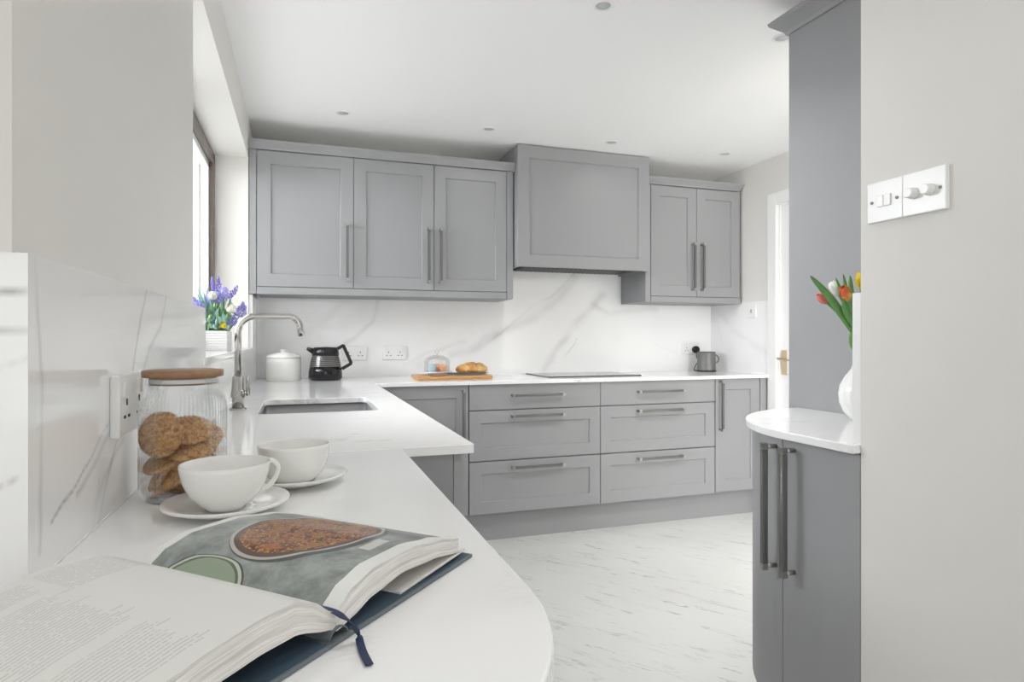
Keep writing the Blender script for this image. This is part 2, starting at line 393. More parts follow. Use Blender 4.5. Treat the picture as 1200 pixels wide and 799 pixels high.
# kitchen window: frame in the depth of the reveal
FX = -0.425
wf = bmesh.new()
bx(wf, FX-0.07, FX, WY0, WY0+0.055, WZ0+0.03, WZ1); bx(wf, FX-0.07, FX, WY1-0.055, WY1, WZ0+0.03, WZ1)
bx(wf, FX-0.07, FX, WY0, WY1, WZ1-0.055, WZ1); bx(wf, FX-0.07, FX, WY0, WY1, WZ0+0.03, WZ0+0.075)
bx(wf, FX-0.06, FX-0.01, 2.68, 2.73, WZ0+0.03, WZ1)
wn = struct(link('window_1', wf, 'frame', bevel=0.004))
pf = bmesh.new()
for a, b in ((WY0+0.055, 2.68), (2.73, WY1-0.055)):
    for c in ((FX-0.055, FX-0.02, a, a+0.03, WZ0+0.075, WZ1-0.055), (FX-0.055, FX-0.02, b-0.03, b, WZ0+0.075, WZ1-0.055), (FX-0.055, FX-0.02, a, b, WZ1-0.085, WZ1-0.055), (FX-0.055, FX-0.02, a, b, WZ0+0.075, WZ0+0.1)): bx(pf, *c)
link('sash', pf, 'trim', wn, bevel=0.003)
link('pane', B((FX-0.042, FX-0.036, WY0+0.085, 2.65, WZ0+0.1, WZ1-0.085)), 'pane', wn)
link('pane', B((FX-0.042, FX-0.036, 2.76, WY1-0.085, WZ0+0.1, WZ1-0.085)), 'pane', wn)
# door in the right wall
dr = bmesh.new(); bx(dr, 2.905, 2.945, DY0+0.015, DY1-0.012, 0.005, DZ-0.005)
d1 = struct(link('door_1', dr, 'trim', bevel=0.003))
ar = bmesh.new()
for c in ((2.872, 2.897, DY1-0.005, DY1+0.075, 0, DZ+0.075), (2.872, 2.897, DY0-0.075, DY0+0.005, 0, DZ+0.075), (2.872, 2.897, DY0+0.005, DY1-0.005, DZ-0.005, DZ+0.075)): bx(ar, *c)
link('architrave', ar, 'trim', d1, bevel=0.006)
link('door_lining', B((2.897, 3.05, DY1-0.012, DY1, 0, DZ), (2.897, 3.05, DY0, DY0+0.012, 0, DZ), (2.897, 3.05, DY0, DY1, DZ-0.005, DZ)), 'trim', d1)
hb = bmesh.new(); bx(hb, 2.897, 2.905, 3.205, 3.245, 0.91, 1.065); tube(hb, [(2.905, 3.225, 1.01), (2.865, 3.225, 1.01)], 0.008)
tube(hb, bezier([(2.866, 3.245, 1.012), (2.862, 3.220, 1.01), (2.864, 3.16, 1.005), (2.870, 3.11, 1.0)], 5), [0.006+0.002*math.sin(i/3) for i in range(16)])
link('door_handle', hb, 'brass', d1)
pn = bmesh.new()
for (a, b, c, d) in ((DY0+0.13, DY1-0.13, 0.25, 0.85), (DY0+0.13, DY1-0.13, 1.1, 1.85)):
    bx(pn, 2.900, 2.906, a, b, c, c+0.012); bx(pn, 2.900, 2.906, a, b, d-0.012, d); bx(pn, 2.900, 2.906, a, a+0.012, c, d); bx(pn, 2.900, 2.906, b-0.012, b, c, d)
link('door_moulding', pn, 'trim', d1, bevel=0.002)
struct(link('baseboard_right', B((2.880, 2.897, 0, DY0-0.08, 0, 0.10)), 'trim'))

# ================================================================== SPLASHBACKS
Pu = lambda u, v: None
backv = [([(1.87, 1.66), (1.74, 1.50), (1.60, 1.36), (1.50, 1.29), (1.38, 1.24), (1.22, 1.17), (1.10, 1.09), (0.93, 1.03)], 0.030, 0.24),
         ([(1.87, 1.66), (1.60, 1.42), (1.44, 1.33), (1.15, 1.10)], 0.008, 0.2),
         ([(1.98, 1.44), (1.86, 1.30), (1.74, 1.20), (1.68, 1.10), (1.58, 0.98), (1.54, 0.90)], 0.026, 0.24),
         ([(1.93, 1.36), (2.05, 1.31), (2.25, 1.33), (2.42, 1.34)], 0.018, 0.2),
         ([(1.80, 1.14), (1.71, 1.0)], 0.004, 0.3),
         ([(0.30, 1.42), (0.10, 1.22), (-0.10, 1.10)], 0.03, 0.12), ([(0.47, 1.42), (0.43, 1.25), (0.30, 1.13), (0.17, 1.06)], 0.012, 0.18),
         ([(0.62, 0.98), (0.85, 1.08), (1.0, 1.13)], 0.012, 0.14), ([(2.4, 1.1), (2.6, 1.03)], 0.006, 0.12)]
o = vein_slab('splashback', -0.262, XR, CT, 1.62, 0.02, lambda u, v, d: (u, YB+d, v), backv, 0.009)
tag(o, 'white quartz splashback with grey diagonal veins behind the hob', 'splashback')
# left splashback, u = y, v = z, and its return facing the camera
ez = lambda u, v: None
leftv = [([(1.20, 1.24), (1.10, 1.10), (1.02, 1.03), (0.93, 0.99), (0.84, 0.965)], 0.004, 0.5), ([(1.04, 1.05), (0.86, 0.985), (0.76, 0.95)], 0.002, 0.6),
         ([(1.36, 1.24), (1.30, 1.16), (1.20, 1.12), (1.08, 1.01), (0.90, 0.93)], 0.006, 0.35),
         ([(1.03, 1.01), (0.96, 0.94), (0.92, 0.90)], 0.004, 0.5), ([(0.93, 0.96), (0.90, 0.90)], 0.002, 0.5), ([(0.72, 1.20), (0.74, 1.1), (0.73, 0.93)], 0.004, 0.3)]
o1 = vein_slab('splashback', 0.7245, 1.87, CT, 1.222, 0.02, lambda u, v, d: (XT-d, u, v), leftv, 0.004, amp=0.012)
tag(o1, 'glossy veined quartz upstand on the left wall behind the glass jar', 'splashback')
lv2 = [([(-0.60, 1.17), (-0.28, 1.180), (-0.243, 1.184)], 0.002, 0.8), ([(-0.40, 1.10), (-0.28, 1.145), (-0.243, 1.150)], 0.002, 0.7), ([(-0.35, 1.085), (-0.243, 1.125)], 0.002, 0.4), ([(-0.3, 0.985), (-0.25, 1.01)], 0.002, 0.7)]
o = vein_slab('return_slab', -1.2, XT, CT, 1.222, 0.018, lambda u, v, d: (u, 0.706+d, v), lv2, 0.006, amp=0.008)
o.parent = o1
link('sealant', B((XT-0.001, XT+0.0022, 0.7245, 1.86, CT+0.0002, CT+0.0022)), 'trim', o1)
link('window_upstand', B((XT-0.0195, XT, 1.87, 3.628, CT, WZ0+0.0)), 'quartz', o1)
sill = link('window_sill', B((FX, XT+0.006, WY0, WY1, WZ0, 1.09)), 'quartz', bevel=0.002); tag(sill, 'white quartz window sill under the lavender planter', 'window sill')
tag(link('splashback', B((XT-0.0195, XT, 3.628, YB-0.0005, CT, 1.376)), 'quartz', bevel=0.001), 'narrow quartz splashback slab between the window and the back wall, under the cabinet', 'splashback')
rightv = [([(3.9, 1.36), (3.7, 1.2), (3.5, 1.1), (3.36, 1.05)], 0.025, 0.10), ([(3.9, 1.3), (3.8, 1.1)], 0.01, 0.1)]
o = vein_slab('splashback', 3.351, YB-0.001, CT, 1.386, 0.012, lambda u, v, d: (XR+d, u, v), rightv, 0.01)
tag(o, 'short quartz splashback on the right wall beside the white door', 'splashback')
o = vein_slab('splashback', 1.1805, 1.611, CT+0.0005, 1.243, 0.022, lambda u, v, d: (u, 1.101-d, v), [([(1.18, 1.06), (1.25, 1.1)], 0.004, 0.6)], 0.01)
tag(o, 'quartz upstand on the partition end beside the tulip vase', 'splashback')

# ================================================================== CABINET PARTS
def door_bm(w_, h_, t=0.02, fr=0.068, rec=0.008, ch=0.004, slab=False):
    """front faces -y, x 0..w, z 0..h"""
    bm = bmesh.new(); e = 0.0015
    if slab:
        bx(bm, 0, w_, 0, t, 0, h_); return bm
    def ring(x0, x1, z0, z1, y): return [bm.verts.new(p) for p in ((x0, y, z0), (x1, y, z0), (x1, y, z1), (x0, y, z1))]
    r = [ring(0, w_, 0, h_, t), ring(0, w_, 0, h_, e), ring(e, w_-e, e, h_-e, 0), ring(fr, w_-fr, fr, h_-fr, 0), ring(fr+ch, w_-fr-ch, fr+ch, h_-fr-ch, rec)]
    bm.faces.new(r[0][::-1])
    for a, b in zip(r, r[1:]):
        for k in range(4): bm.faces.new((a[k], a[(k+1) % 4], b[(k+1) % 4], b[k]))
    bm.faces.new(r[-1]); bmesh.ops.recalc_face_normals(bm, faces=bm.faces)
    return bm
HM = {}
def handle_mesh(L):
    if L in HM: return HM[L]
    bm = bmesh.new()   # vertical, centred at origin; mount at y=0, bar toward -y
    tube(bm, [(0, -0.034, -L/2+0.014), (0, -0.034, L/2-0.014)], 0.0072, 16, mi=1); bx(bm, -0.0068, 0.0068, -0.0408, -0.0272, -L/2+0.015, L/2-0.015, 1)
    for s in (-1, 1):
        bx(bm, -0.0076, 0.0076, -0.0416, -0.0264, s*(L/2-0.008)-0.008, s*(L/2-0.008)+0.008, 0)
        tube(bm, [(0, -0.030, s*(L/2-0.009)), (0, 0.0, s*(L/2-0.009))], 0.0062, 12, mi=0)
    me = bpy.data.meshes.new('handle'); bm.normal_update(); bm.to_mesh(me); bm.free()
    me.materials.append(M['steel']); me.materials.append(M['dsteel']); HM[L] = me; return me
def add_handle(parent, x, z, L=0.32, horiz=False, y=0.0, rotz=0):
    o = bpy.data.objects.new('handle', handle_mesh(L)); C.objects.link(o); o.parent = parent; o.location = (x, y, z)
    o.rotation_euler = (0, PI/2 if horiz else 0, rotz); return o
def cabinet(name, label, loc, rotz, w_, z0, z1, depth, fronts, group=None, cat='cabinet', body=None):
    """local: x along width, y into the wall, z absolute; door face at y=0"""
    t = empty(name, label, cat, (loc[0], loc[1], 0), rotz, group)
    x0, x1 = body if body else (0, w_)
    if name == 'sink_cabinet': cb = B((x0, x1, 0.0215, depth, z0, z0+0.018), (x0, x0+0.018, 0.0215, depth, z0+0.018, z1), (x1-0.018, x1, 0.0215, depth, z0+0.018, z1), (x0+0.018, x1-0.018, depth-0.008, depth, z0+0.018, z1))
    else: cb = B((x0, x1, 0.0215, depth, z0, z1))
    link('carcass', cb, 'greyin', t, bevel=0.001)
    if name == 'wall_cabinet': link('top_reflector', B((x0, x1, 0.016, depth, z1, z1+0.003)), 'trim', t)  # unseen white top added to bounce light onto the ceiling
    for kind, a, b, c, d, slab, hx, hz, hor in fronts:
        g = 0.0015
        o = link(kind, door_bm(b-a-2*g, d-c-2*g, slab=slab), 'grey', t, (a+g, 0, c+g))
        if hx is not None: add_handle(o, hx-a-g, hz-c-g, 0.32, hor)
    return t
YD = 3.354
# ---- base run
cabinet('base_cabinet', 'grey corner base cabinet left of the drawers, below the worktop corner', (0.36, YD), 0, 0.518, 0.15, 0.884, 0.58,
        [('door', 0.025, 0.515, 0.165, 0.884, False, 0.482, 0.70, False)])
def drawers(name, label, x):
    return cabinet(name, label, (x, YD), 0, 0.80, 0.15, 0.884, 0.58,
        [('drawer', 0, 0.8, 0.742, 0.884, True, 0.40, 0.820, True), ('drawer', 0, 0.8, 0.459, 0.739, False, 0.40, 0.704, True), ('drawer', 0, 0.8, 0.163, 0.456, False, 0.40, 0.417, True)])
drawers('drawer_cabinet', 'left grey three-drawer base unit, partly under the bread board', 0.878)
drawers('drawer_cabinet', 'right grey three-drawer base unit, between the left drawers and the narrow door', 1.678)
cabinet('base_cabinet', 'narrow grey base cabinet with one tall door right of the drawers', (2.478, YD), 0, 0.40, 0.15, 0.884, 0.58,
        [('door', 0.003, 0.343, 0.167, 0.884, False, 0.035, 0.715, False), ('filler_panel', 0.345, 0.405, 0.0, 0.884, True, None, None, False)])
tag(link('plinth', B((0.31, 2.822, 3.410, 3.43, 0, 0.1495)), 'grey'), 'long grey plinth board under the drawer units', 'plinth')
# ---- sink run, doors facing +X
SX = 0.345
cabinet('sink_cabinet', 'grey sink base cabinet under the inset sink, plain end panel showing', (SX, 1.375), PI/2, 1.955, 0.15, 0.884, 0.57,
        [('door', 0.02, 0.60, 0.165, 0.884, False, 0.55, 0.70, False), ('door', 0.60, 1.10, 0.165, 0.884, False, 1.06, 0.70, False), ('door', 1.10, 1.60, 0.165, 0.884, False, 1.14, 0.70, False), ('filler_panel', 1.60, 1.955, 0.165, 0.884, True, None, None, False), ('end_panel', 0.0, 0.018, 0.0, 0.884, True, None, None, False)], body=(0.0, 1.955))
tag(link('plinth', B((0.27, 0.29, 1.395, 3.409, 0, 0.1495)), 'grey'), 'grey plinth board under the sink run', 'plinth')
# ---- cabinet under the breakfast bar (set well back under the overhang)
cabinet('bar_cabinet', 'grey cabinet set back beneath the rounded breakfast bar', (0.13, 0.74), PI/2, 0.62, 0.0, 0.884, 0.36,
        [('door', 0.0, 0.31, 0.12, 0.884, True, None, None, False), ('door', 0.31, 0.62, 0.12, 0.884, True, None, None, False)])
tag(link('support_panel', B((-0.9, -0.3, 0.50, 0.70, 0, 0.884)), 'grey', bevel=0.002), 'grey support under the left part of the breakfast bar', 'panel')
# ---- wall units
YU = 3.62
cabinet('wall_cabinet', 'single-door grey wall cabinet at the far left beside the window', (-0.222, YU), 0, 0.503, 1.378, 2.152, 0.325,
        [('door', 0, 0.503, 1.418, 2.150, False, 0.468, 1.618, False), ('filler_panel', -0.040, -0.001, 1.378, 2.152, True, None, None, False)])
cabinet('wall_cabinet', 'double-door grey wall cabinet left of the extractor hood', (0.281, YU), 0, 0.944, 1.378, 2.152, 0.325,
        [('door', 0, 0.457, 1.418, 2.150, False, 0.421, 1.618, False), ('door', 0.457, 0.902, 1.418, 2.150, False, 0.493, 1.618, False), ('filler_panel', 0.902, 0.944, 1.378, 2.152, True, None, None, False)])
cabinet('wall_cabinet', 'double-door grey wall cabinet right of the extractor hood', (2.136, YU), 0, 0.749, 1.378, 2.152, 0.325,
        [('filler_panel', 0, 0.039, 1.378, 2.152, True, None, None, False), ('door', 0.040, 0.392, 1.418, 2.150, False, 0.358, 1.618, False), ('door', 0.392, 0.742, 1.418, 2.150, False, 0.428, 1.618, False)])
def cornice(x0, x1, label, ends=(0, 0)):
    bm = bmesh.new(); prof = [(0.0, 0.0), (-0.006, 0.0), (-0.010, 0.012), (-0.026, 0.034), (-0.030, 0.046), (0.012, 0.046), (0.012, 0.0)]
    A = [bm.verts.new((x0, YU+y, 2.152+z)) for y, z in prof]; D = [bm.verts.new((x1-(y if ends[1] and y < 0.1 else 0), YU+y, 2.152+z)) for y, z in prof]
    n = len(prof)
    for i in range(n): bm.faces.new((A[i], D[i], D[(i+1) % n], A[(i+1) % n]))
    bm.faces.new(A); bm.faces.new(D[::-1]); bmesh.ops.recalc_face_normals(bm, faces=bm.faces)
    tag(link('cornice', bm, 'grey'), label, 'cornice')
cornice(-0.262, 1.232, 'long grey cornice on top of the left wall cabinets')
cornice(2.13, 2.866, 'short grey cornice on top of the wall cabinet right of the hood', (0, 1))
tag(link('light_rail', B((-0.221, 1.182, YU-0.002, YU+0.018, 1.3785, 1.4165)), 'grey', bevel=0.002), 'long grey pelmet rail below the left wall cabinet doors', 'pelmet')
tag(link('light_rail', B((2.177, 2.884, YU-0.002, YU+0.018, 1.3785, 1.4165)), 'grey', bevel=0.002), 'short grey pelmet rail below the right wall cabinet doors', 'pelmet')
# ---- extractor hood
hd = empty('extractor_hood', 'large grey box extractor hood with recessed front panel above the hob', 'extractor hood', (1.233, 3.56, 1.572))
link('hood_box', B((0, 0.018, 0.02, 0.385, 0, 0.733), (0.878, 0.896, 0.02, 0.385, 0, 0.733), (0.018, 0.878, 0.02, 0.385, 0.03, 0.733)), 'grey', hd, bevel=0.001)
link('front_panel', door_bm(0.896, 0.733, fr=0.075, rec=0.012, ch=0.006), 'grey', hd)
gb = B((0.07, 0.82, 0.03, 0.30, 0.004, 0.026))
for k in range(24): bx(gb, 0.08+k*0.031, 0.10+k*0.031, 0.05, 0.28, 0.0, 0.004)
link('grille', gb, 'grille', hd, bevel=0.001)

# ---- right curved unit
R0, CX, CY = 0.43, 1.608, 1.275
def path(R, y0):
    p = [(CX-R, y0), (CX-R, (y0+CY)/2)]
    for k in range(33):
        a = PI-PI/2*k/32; p.append((CX+R*math.cos(a), CY+R*math.sin(a)))
    return p
def strip(bm, outer, t, z0, z1, mi=0):
    n = len(outer); inner = []
    for i, p in enumerate(outer):
        a = Vector(outer[max(i-1, 0)]); b = Vector(outer[min(i+1, n-1)]); d = (b-a).normalized(); nn = Vector((d.y, -d.x)); inner.append((p[0]+nn.x*t, p[1]+nn.y*t))
    prism(bm, outer+inner[::-1], z0, z1, mi)
ru = empty('curved_cabinet', 'grey curved-end base cabinet with two tall handles at the right', 'cabinet', (0, 0, 0))
YS = 1.316
fp = [(1.178, 1.0795), (1.178, 1.18), (1.178, CY)]
arc = path(R0, 1.1)[2:]
cut = [p for p in arc if p[1] < YS]; rest = [p for p in arc if p[1] > YS+0.003]
aa = math.asin((YS-CY)/R0); pc = (CX-R0*math.cos(aa), YS); ab = math.asin((YS+0.003-CY)/R0); pd = (CX-R0*math.cos(ab), YS+0.003)
bm = bmesh.new(); strip(bm, fp[:2]+cut+[pc], 0.018, 0.172, 0.882)
dA = link('door', bm, 'grey', ru)
bm = bmesh.new(); strip(bm, [pd]+rest, 0.018, 0.172, 0.882)
dB = link('curved_door', bm, 'grey', ru); dB['label'] = 'curved grey door at the end of the cabinet'
add_handle(dA, 1.178, 0.706, 0.325, False, 1.275, -PI/2)
hB = add_handle(dB, CX-R0*math.cos(0.165), 0.702, 0.330, False, CY+R0*math.sin(0.165), -PI/2-0.165)
bm = bmesh.new(); poly = [(1.199, 1.0795)]+[(CX+(p[0]-CX)*(R0-0.021)/R0, CY+(p[1]-CY)*(R0-0.021)/R0) for p in arc]+[(1.61, 1.66), (1.61, 1.0795)]
prism(bm, poly, 0.165, 0.884); link('carcass', bm, 'greyin', ru)
bm = bmesh.new(); poly = [(1.233, 1.0795)]+[(CX+(p[0]-CX)*(R0-0.055)/R0, CY+(p[1]-CY)*(R0-0.055)/R0) for p in arc]+[(1.61, 1.62), (1.61, 1.0795)]
prism(bm, poly, 0.0, 0.165); link('plinth', bm, 'grey', ru)
bm = bmesh.new(); poly = [(1.158, 1.0795)]+path(0.45, 1.1)[2:]+[(1.611, CY+0.45), (1.611, 1.0795)]
prism(bm, poly, 0.8845, CT)
tag(link('worktop', bm, 'worktop', bevel=0.003, seg=3), 'curved white quartz top on the right cabinet, beneath the tulips', 'worktop')
# ---- tall unit
tu = empty('tall_cabinet', 'full-height grey end panel of the tall unit behind the tulips', 'cabinet', (1.612, 1.102, 0))
link('side_panel', B((0, 0.02, 0, 0.668, 0.0, 2.196)), 'grey', tu, bevel=0.001)
link('carcass', B((0.02, 0.35, 0, 0.648, 0.0, 2.196)), 'greyin', tu)
for a, b in ((0.1, 1.2), (1.203, 2.19)):
    o = link('door', door_bm(0.326, b-a), 'grey', tu, (0.348, 0.669, a), PI)
bm = bmesh.new(); prof = [(0.0, 0.0), (0.006, 0.0), (0.012, 0.012), (0.045, 0.040), (0.050, 0.052)]
ra = []
for (o_, z) in prof: ra.append([bm.verts.new(p) for p in ((-o_, -0.02, 2.196+z), (-o_, 0.668+o_, 2.196+z), (0.35, 0.668+o_, 2.196+z))])
for A, D in zip(ra, ra[1:]):
    for k in range(2): bm.faces.new((A[k], A[k+1], D[k+1], D[k]))
tp = ra[-1]; q = bm.verts.new((0.35, -0.02, 2.248)); bm.faces.new((tp[0], tp[1], tp[2], q))
bt = ra[0]; q2 = bm.verts.new((0.35, -0.02, 2.196)); bm.faces.new((bt[2], bt[1], bt[0], q2))
bmesh.ops.recalc_face_normals(bm, faces=bm.faces); link('cornice', bm, 'grey', tu)

# ================================================================== WORKTOPS + SINK
SNK = (-0.128, 0.247, 2.10, 2.58)
def rounded(x0, x1, y0, y1, r, n=6):
    p = []
    for cx, cy, a0 in ((x1-r, y0+r, -PI/2), (x1-r, y1-r, 0), (x0+r, y1-r, PI/2), (x0+r, y0+r, PI)):
        for k in range(n+1):
            a = a0+PI/2*k/n; p.append((cx+r*math.cos(a), cy+r*math.sin(a)))
    return p
def slab_with_hole(outer, hole, z0, z1):
    from mathutils.geometry import delaunay_2d_cdt
    vs = [Vector(p) for p in outer]+[Vector(p) for p in hole]; no, nh = len(outer), len(hole)
    ed = [(i, (i+1) % no) for i in range(no)]+[(no+i, no+(i+1) % nh) for i in range(nh)]
    r = delaunay_2d_cdt(vs, ed, [], 0, 1e-6)
    V2, F2 = r[0], r[2]
    def inpoly(p, poly):
        c = False
        for i in range(len(poly)):
            a, b = poly[i], poly[i-1]
            if (a[1] > p[1]) != (b[1] > p[1]) and p[0] < (b[0]-a[0])*(p[1]-a[1])/(b[1]-a[1])+a[0]: c = not c
        return c
    bm = bmesh.new(); hi = [bm.verts.new((v.x, v.y, z1)) for v in V2]; lo = [bm.verts.new((v.x, v.y, z0)) for v in V2]
    for f in F2:
        c = sum((V2[i] for i in f), Vector((0, 0)))/len(f)
        if inpoly(c, outer) and not inpoly(c, hole):
            bm.faces.new([hi[i] for i in f]); bm.faces.new([lo[i] for i in f][::-1])
    for e in [e for e in bm.edges if e.is_boundary and abs(e.verts[0].co.z-z1) < 1e-6]:
        a, b = e.verts; ia, ib = hi.index(a), hi.index(b); bm.faces.new((a, b, lo[ib], lo[ia]))
    bmesh.ops.remove_doubles(bm, verts=bm.verts, dist=1e-6)
    bmesh.ops.dissolve_limit(bm, angle_limit=0.01, verts=bm.verts, edges=bm.edges)
    bmesh.ops.recalc_face_normals(bm, faces=bm.faces); return bm
outer = [(XT-0.018, 1.36), (0.365, 1.36), (0.3687, 1.364), (0.3687, 3.334), (XR+0.010, 3.334), (XR+0.010, YB+0.018), (XT-0.018, YB+0.018)]
tag(link('worktop', slab_with_hole(outer, rounded(*SNK, 0.03), 0.8845, CT), 'worktop', bevel=0.002, seg=2), 'long L-shaped white quartz worktop holding the sink and hob', 'worktop')
# breakfast bar with rounded corner
cor = []
rc = 0.215; ccx, ccy = 0.2076-rc, 0.56
for k in range(25):
    a = -PI*0.58*k/24; cor.append((ccx+rc*math.cos(a)*1.0, ccy+rc*1.15*math.sin(a)))
poly = [(0.2076, 1.3595)]+cor+[(-0.30, 0.24), (-1.2, 0.24), (-1.2, 0.7235), (XT-0.018, 0.7235), (XT-0.018, 1.3595)]
bm = bmesh.new(); prism(bm, poly[::-1], 0.8845, CT); bmesh.ops.recalc_face_normals(bm, faces=bm.faces)
tag(link('breakfast_bar', bm, 'worktop', bevel=0.003, seg=3), 'white quartz bar top with rounded corner under the open book and cups', 'worktop')
# sink bowl
bm = bmesh.new(); x0, x1, y0, y1 = SNK; e = 0.004
rings = []
for (g, z, r) in ((-0.012, 0.884, 0.034), (-e, 0.884, 0.03), (-e, 0.74, 0.03), (0.012, 0.715, 0.03), (0.03, 0.708, 0.03)):
    rings.append([bm.verts.new((x, y, z)) for x, y in rounded(x0+g, x1-g, y0+g, y1-g, r)])
for A, D in zip(rings, rings[1:]):
    n = len(A)
    for k in range(n):
        f = bm.faces.new((A[k], D[k], D[(k+1) % n], A[(k+1) % n])); f.smooth = True
bm.faces.new(rings[-1])
sk = empty('sink', 'undermounted stainless steel sink bowl in the white worktop', 'sink', (0, 0, 0))
M['sinksteel'] = plain('satin_sink_steel', rgb(158, 158, 160), 0.4, metal=0.9)
o = link('bowl', bm, 'sinksteel', sk); sm = o.modifiers.new('s', 'SOLIDIFY'); sm.thickness = 0.0015; sm.offset = -1
bm = bmesh.new(); lathe(bm, [(0, 0.004), (0.02, 0.004), (0.024, 0.006), (0.038, 0.004), (0.04, 0.0)], 32, off=((x0+x1)/2, 2.34, 0.7085)); link('drain', bm, 'chrome', sk)
# tap
tp_ = empty('kitchen_tap', 'tall chrome swan-neck mixer tap with a swivel spout behind the sink', 'tap', (-0.196, 2.26, CT))
bm = bmesh.new(); lathe(bm, [(0, 0), (0.027, 0), (0.027, 0.004), (0.022, 0.007), (0, 0.007)], 36); link('base_flange', bm, 'chrome', tp_)
bm = bmesh.new(); lathe(bm, [(0.0, 0.006), (0.0185, 0.006), (0.0185, 0.040), (0.022, 0.043), (0.022, 0.064), (0.0185, 0.067), (0.0185, 0.108), (0.012, 0.112), (0, 0.112)], 36); link('body', bm, 'chrome', tp_)
bm = bmesh.new()
pts = [(0, 0, 0.10), (0, 0, 0.255)]+[(0.055-0.055*math.cos(PI/2*k/8), 0, 0.255+0.055*math.sin(PI/2*k/8)) for k in range(1, 9)]+[(0.16, 0, 0.310)]+[(0.155+0.040*math.sin(PI/2*k/8*0.9), 0, 0.270+0.040*math.cos(PI/2*k/8*0.9)) for k in range(1, 9)]+[(0.199, 0, 0.243)]
tube(bm, pts, 0.0105, 18); link('spout', bm, 'chrome', tp_)
bm = bmesh.new(); tube(bm, [(0.0, 0, 0.054), (0.030, 0, 0.054)], 0.0075, 14); tube(bm, [(0.031, 0, 0.046), (0.031, 0, 0.112)], 0.006, 14); link('lever', bm, 'chrome', tp_)

# ================================================================== CEILING DOWNLIGHTS
dl = empty('downlight', 'x', 'downlight', (1.007, 1.991, ZC), group='recessed ceiling downlights')
bm = bmesh.new(); lathe(bm, [(0.026, -0.001), (0.029, -0.005), (0.036, -0.004), (0.037, 0.0)], 40); link('trim_ring', bm, 'trim', dl)
bm = bmesh.new(); lathe(bm, [(0, -0.002), (0.026, -0.002), (0.026, -0.0005), (0, -0.0005)], 40); link('lens', bm, 'lens', dl)
dll = bpy.data.lights.new('downlight_lamp', 'AREA'); dll.shape = 'DISK'; dll.size = 0.05; dll.energy = 3.8; dll.color = (1, 1, 0.995); dll.spread = 2.3
def lamp(x, y, e=None):
    d = dll if e is None else dll.copy()
    if e is not None: d.energy = e
    o = bpy.data.objects.new('downlight_lamp', d); C.objects.link(o); o.location = (x, y, ZC-0.010)
lamp(1.007, 1.991)
dl['label'] = 'recessed round downlight at the top edge, nearest the camera'
for x, y, lb in ((1.775, 1.985, 'recessed round downlight beside the tall cabinet cornice'), (0.21, 3.37, 'leftmost downlight of the far row, above the window-side wall cabinets'), (0.995, 3.37, 'second downlight of the far row, just left of the hood'),
                 (1.76, 3.37, 'third downlight of the far row, in front of the hood'), (2.55, 3.35, 'rightmost downlight of the far row, above the right wall cabinet')):
    dup(dl, (x, y, ZC), label=lb); lamp(x, y, 0.2 if y > 3 else None)
for x, y in ((0.55, 0.35), (0.3, -0.9), (-1.2, -0.9), (-1.2, -2.6), (0.3, -2.6), (2.5, 1.99), (2.5, 0.6)):  # extra downlights added out of view to light the room
    dup(dl, (x, y, ZC), label='added recessed downlight for fill light, outside the visible part of the ceiling'); lamp(x, y, 1.6 if y == 0.35 else None)

# ================================================================== SOCKETS AND SWITCHES  (local: x width, z up, front -y)
def holes(bm, cx, cz):
    for (dx, dz, a, b) in ((0, 0.012, 0.0022, 0.0045), (-0.011, -0.008, 0.0042, 0.002), (0.011, -0.008, 0.0042, 0.002)):
        bx(bm, cx+dx-a, cx+dx+a, -0.0128, -0.0118, cz+dz-b, cz+dz+b)
def double_socket(label, loc, rotz, group='white double plug sockets'):
    t = empty('wall_socket', label, 'socket', loc, rotz, group)
    link('plate', B((-0.073, 0.073, -0.012, 0, -0.043, 0.043)), 'plastic', t, bevel=0.003)
    for hx in (-0.035, 0.035):
        bm = bmesh.new(); holes(bm, hx, -0.008); link('pin_holes', bm, 'hole', t)
    for s in (-1, 1): link('rocker', B((s*0.052-0.007, s*0.052+0.007, -0.0155, -0.0119, 0.012, 0.034)), 'plastic', t, bevel=0.001)
    return t
s0 = double_socket('white double socket on the left wall beside the biscuit jar', (XT, 1.044, 1.0485), PI/2)
dup(s0, (0.312, YB, 1.05), 0, 'white double socket half hidden behind the coffee jug')
dup(s0, (0.553, YB, 1.05), 0, 'white double socket between the coffee jug and the cake dome')
s3 = dup(s0, (2.70, YB, 1.066), 0, 'white double socket with a black plug at the far right of the splashback')
sw = empty('wall_switch', 'small white square switch high on the right splashback', 'switch', (XR, 3.50, 1.322), -PI/2)
link('plate', B((-0.043, 0.043, -0.010, 0, -0.043, 0.043)), 'plastic', sw, bevel=0.003); link('rocker', B((-0.008, 0.008, -0.0135, -0.0099, -0.012, 0.012)), 'steel', sw, bevel=0.001)
def screws(t, xs):
    bm = bmesh.new()
    for x in xs: tube(bm, [(x, -0.009, 0), (x, -0.0112, 0)], 0.0032, 12)
    link('screw', bm, 'dsteel', t)
sw = empty('light_switch', 'white two-rocker light switch on the right partition, left plate', 'switch', (1.18, 1.011, 1.433), -PI/2)
link('plate', B((-0.043, 0.0425, -0.009, 0, -0.043, 0.043)), 'plastic', sw, bevel=0.002)
for s in (-1, 1): link('rocker', B((s*0.0085-0.008, s*0.0085+0.008, -0.0125, -0.0089, -0.012, 0.012)), 'plastic', sw, bevel=0.001)
screws(sw, [-0.03]); screws(sw, [0.03])
sw = empty('dimmer_switch', 'white dimmer switch with two round knobs, right plate on the partition', 'switch', (1.18, 0.921, 1.433), -PI/2)
link('plate', B((-0.0470, 0.0455, -0.010, 0, -0.043, 0.043)), 'plastic', sw, bevel=0.002)
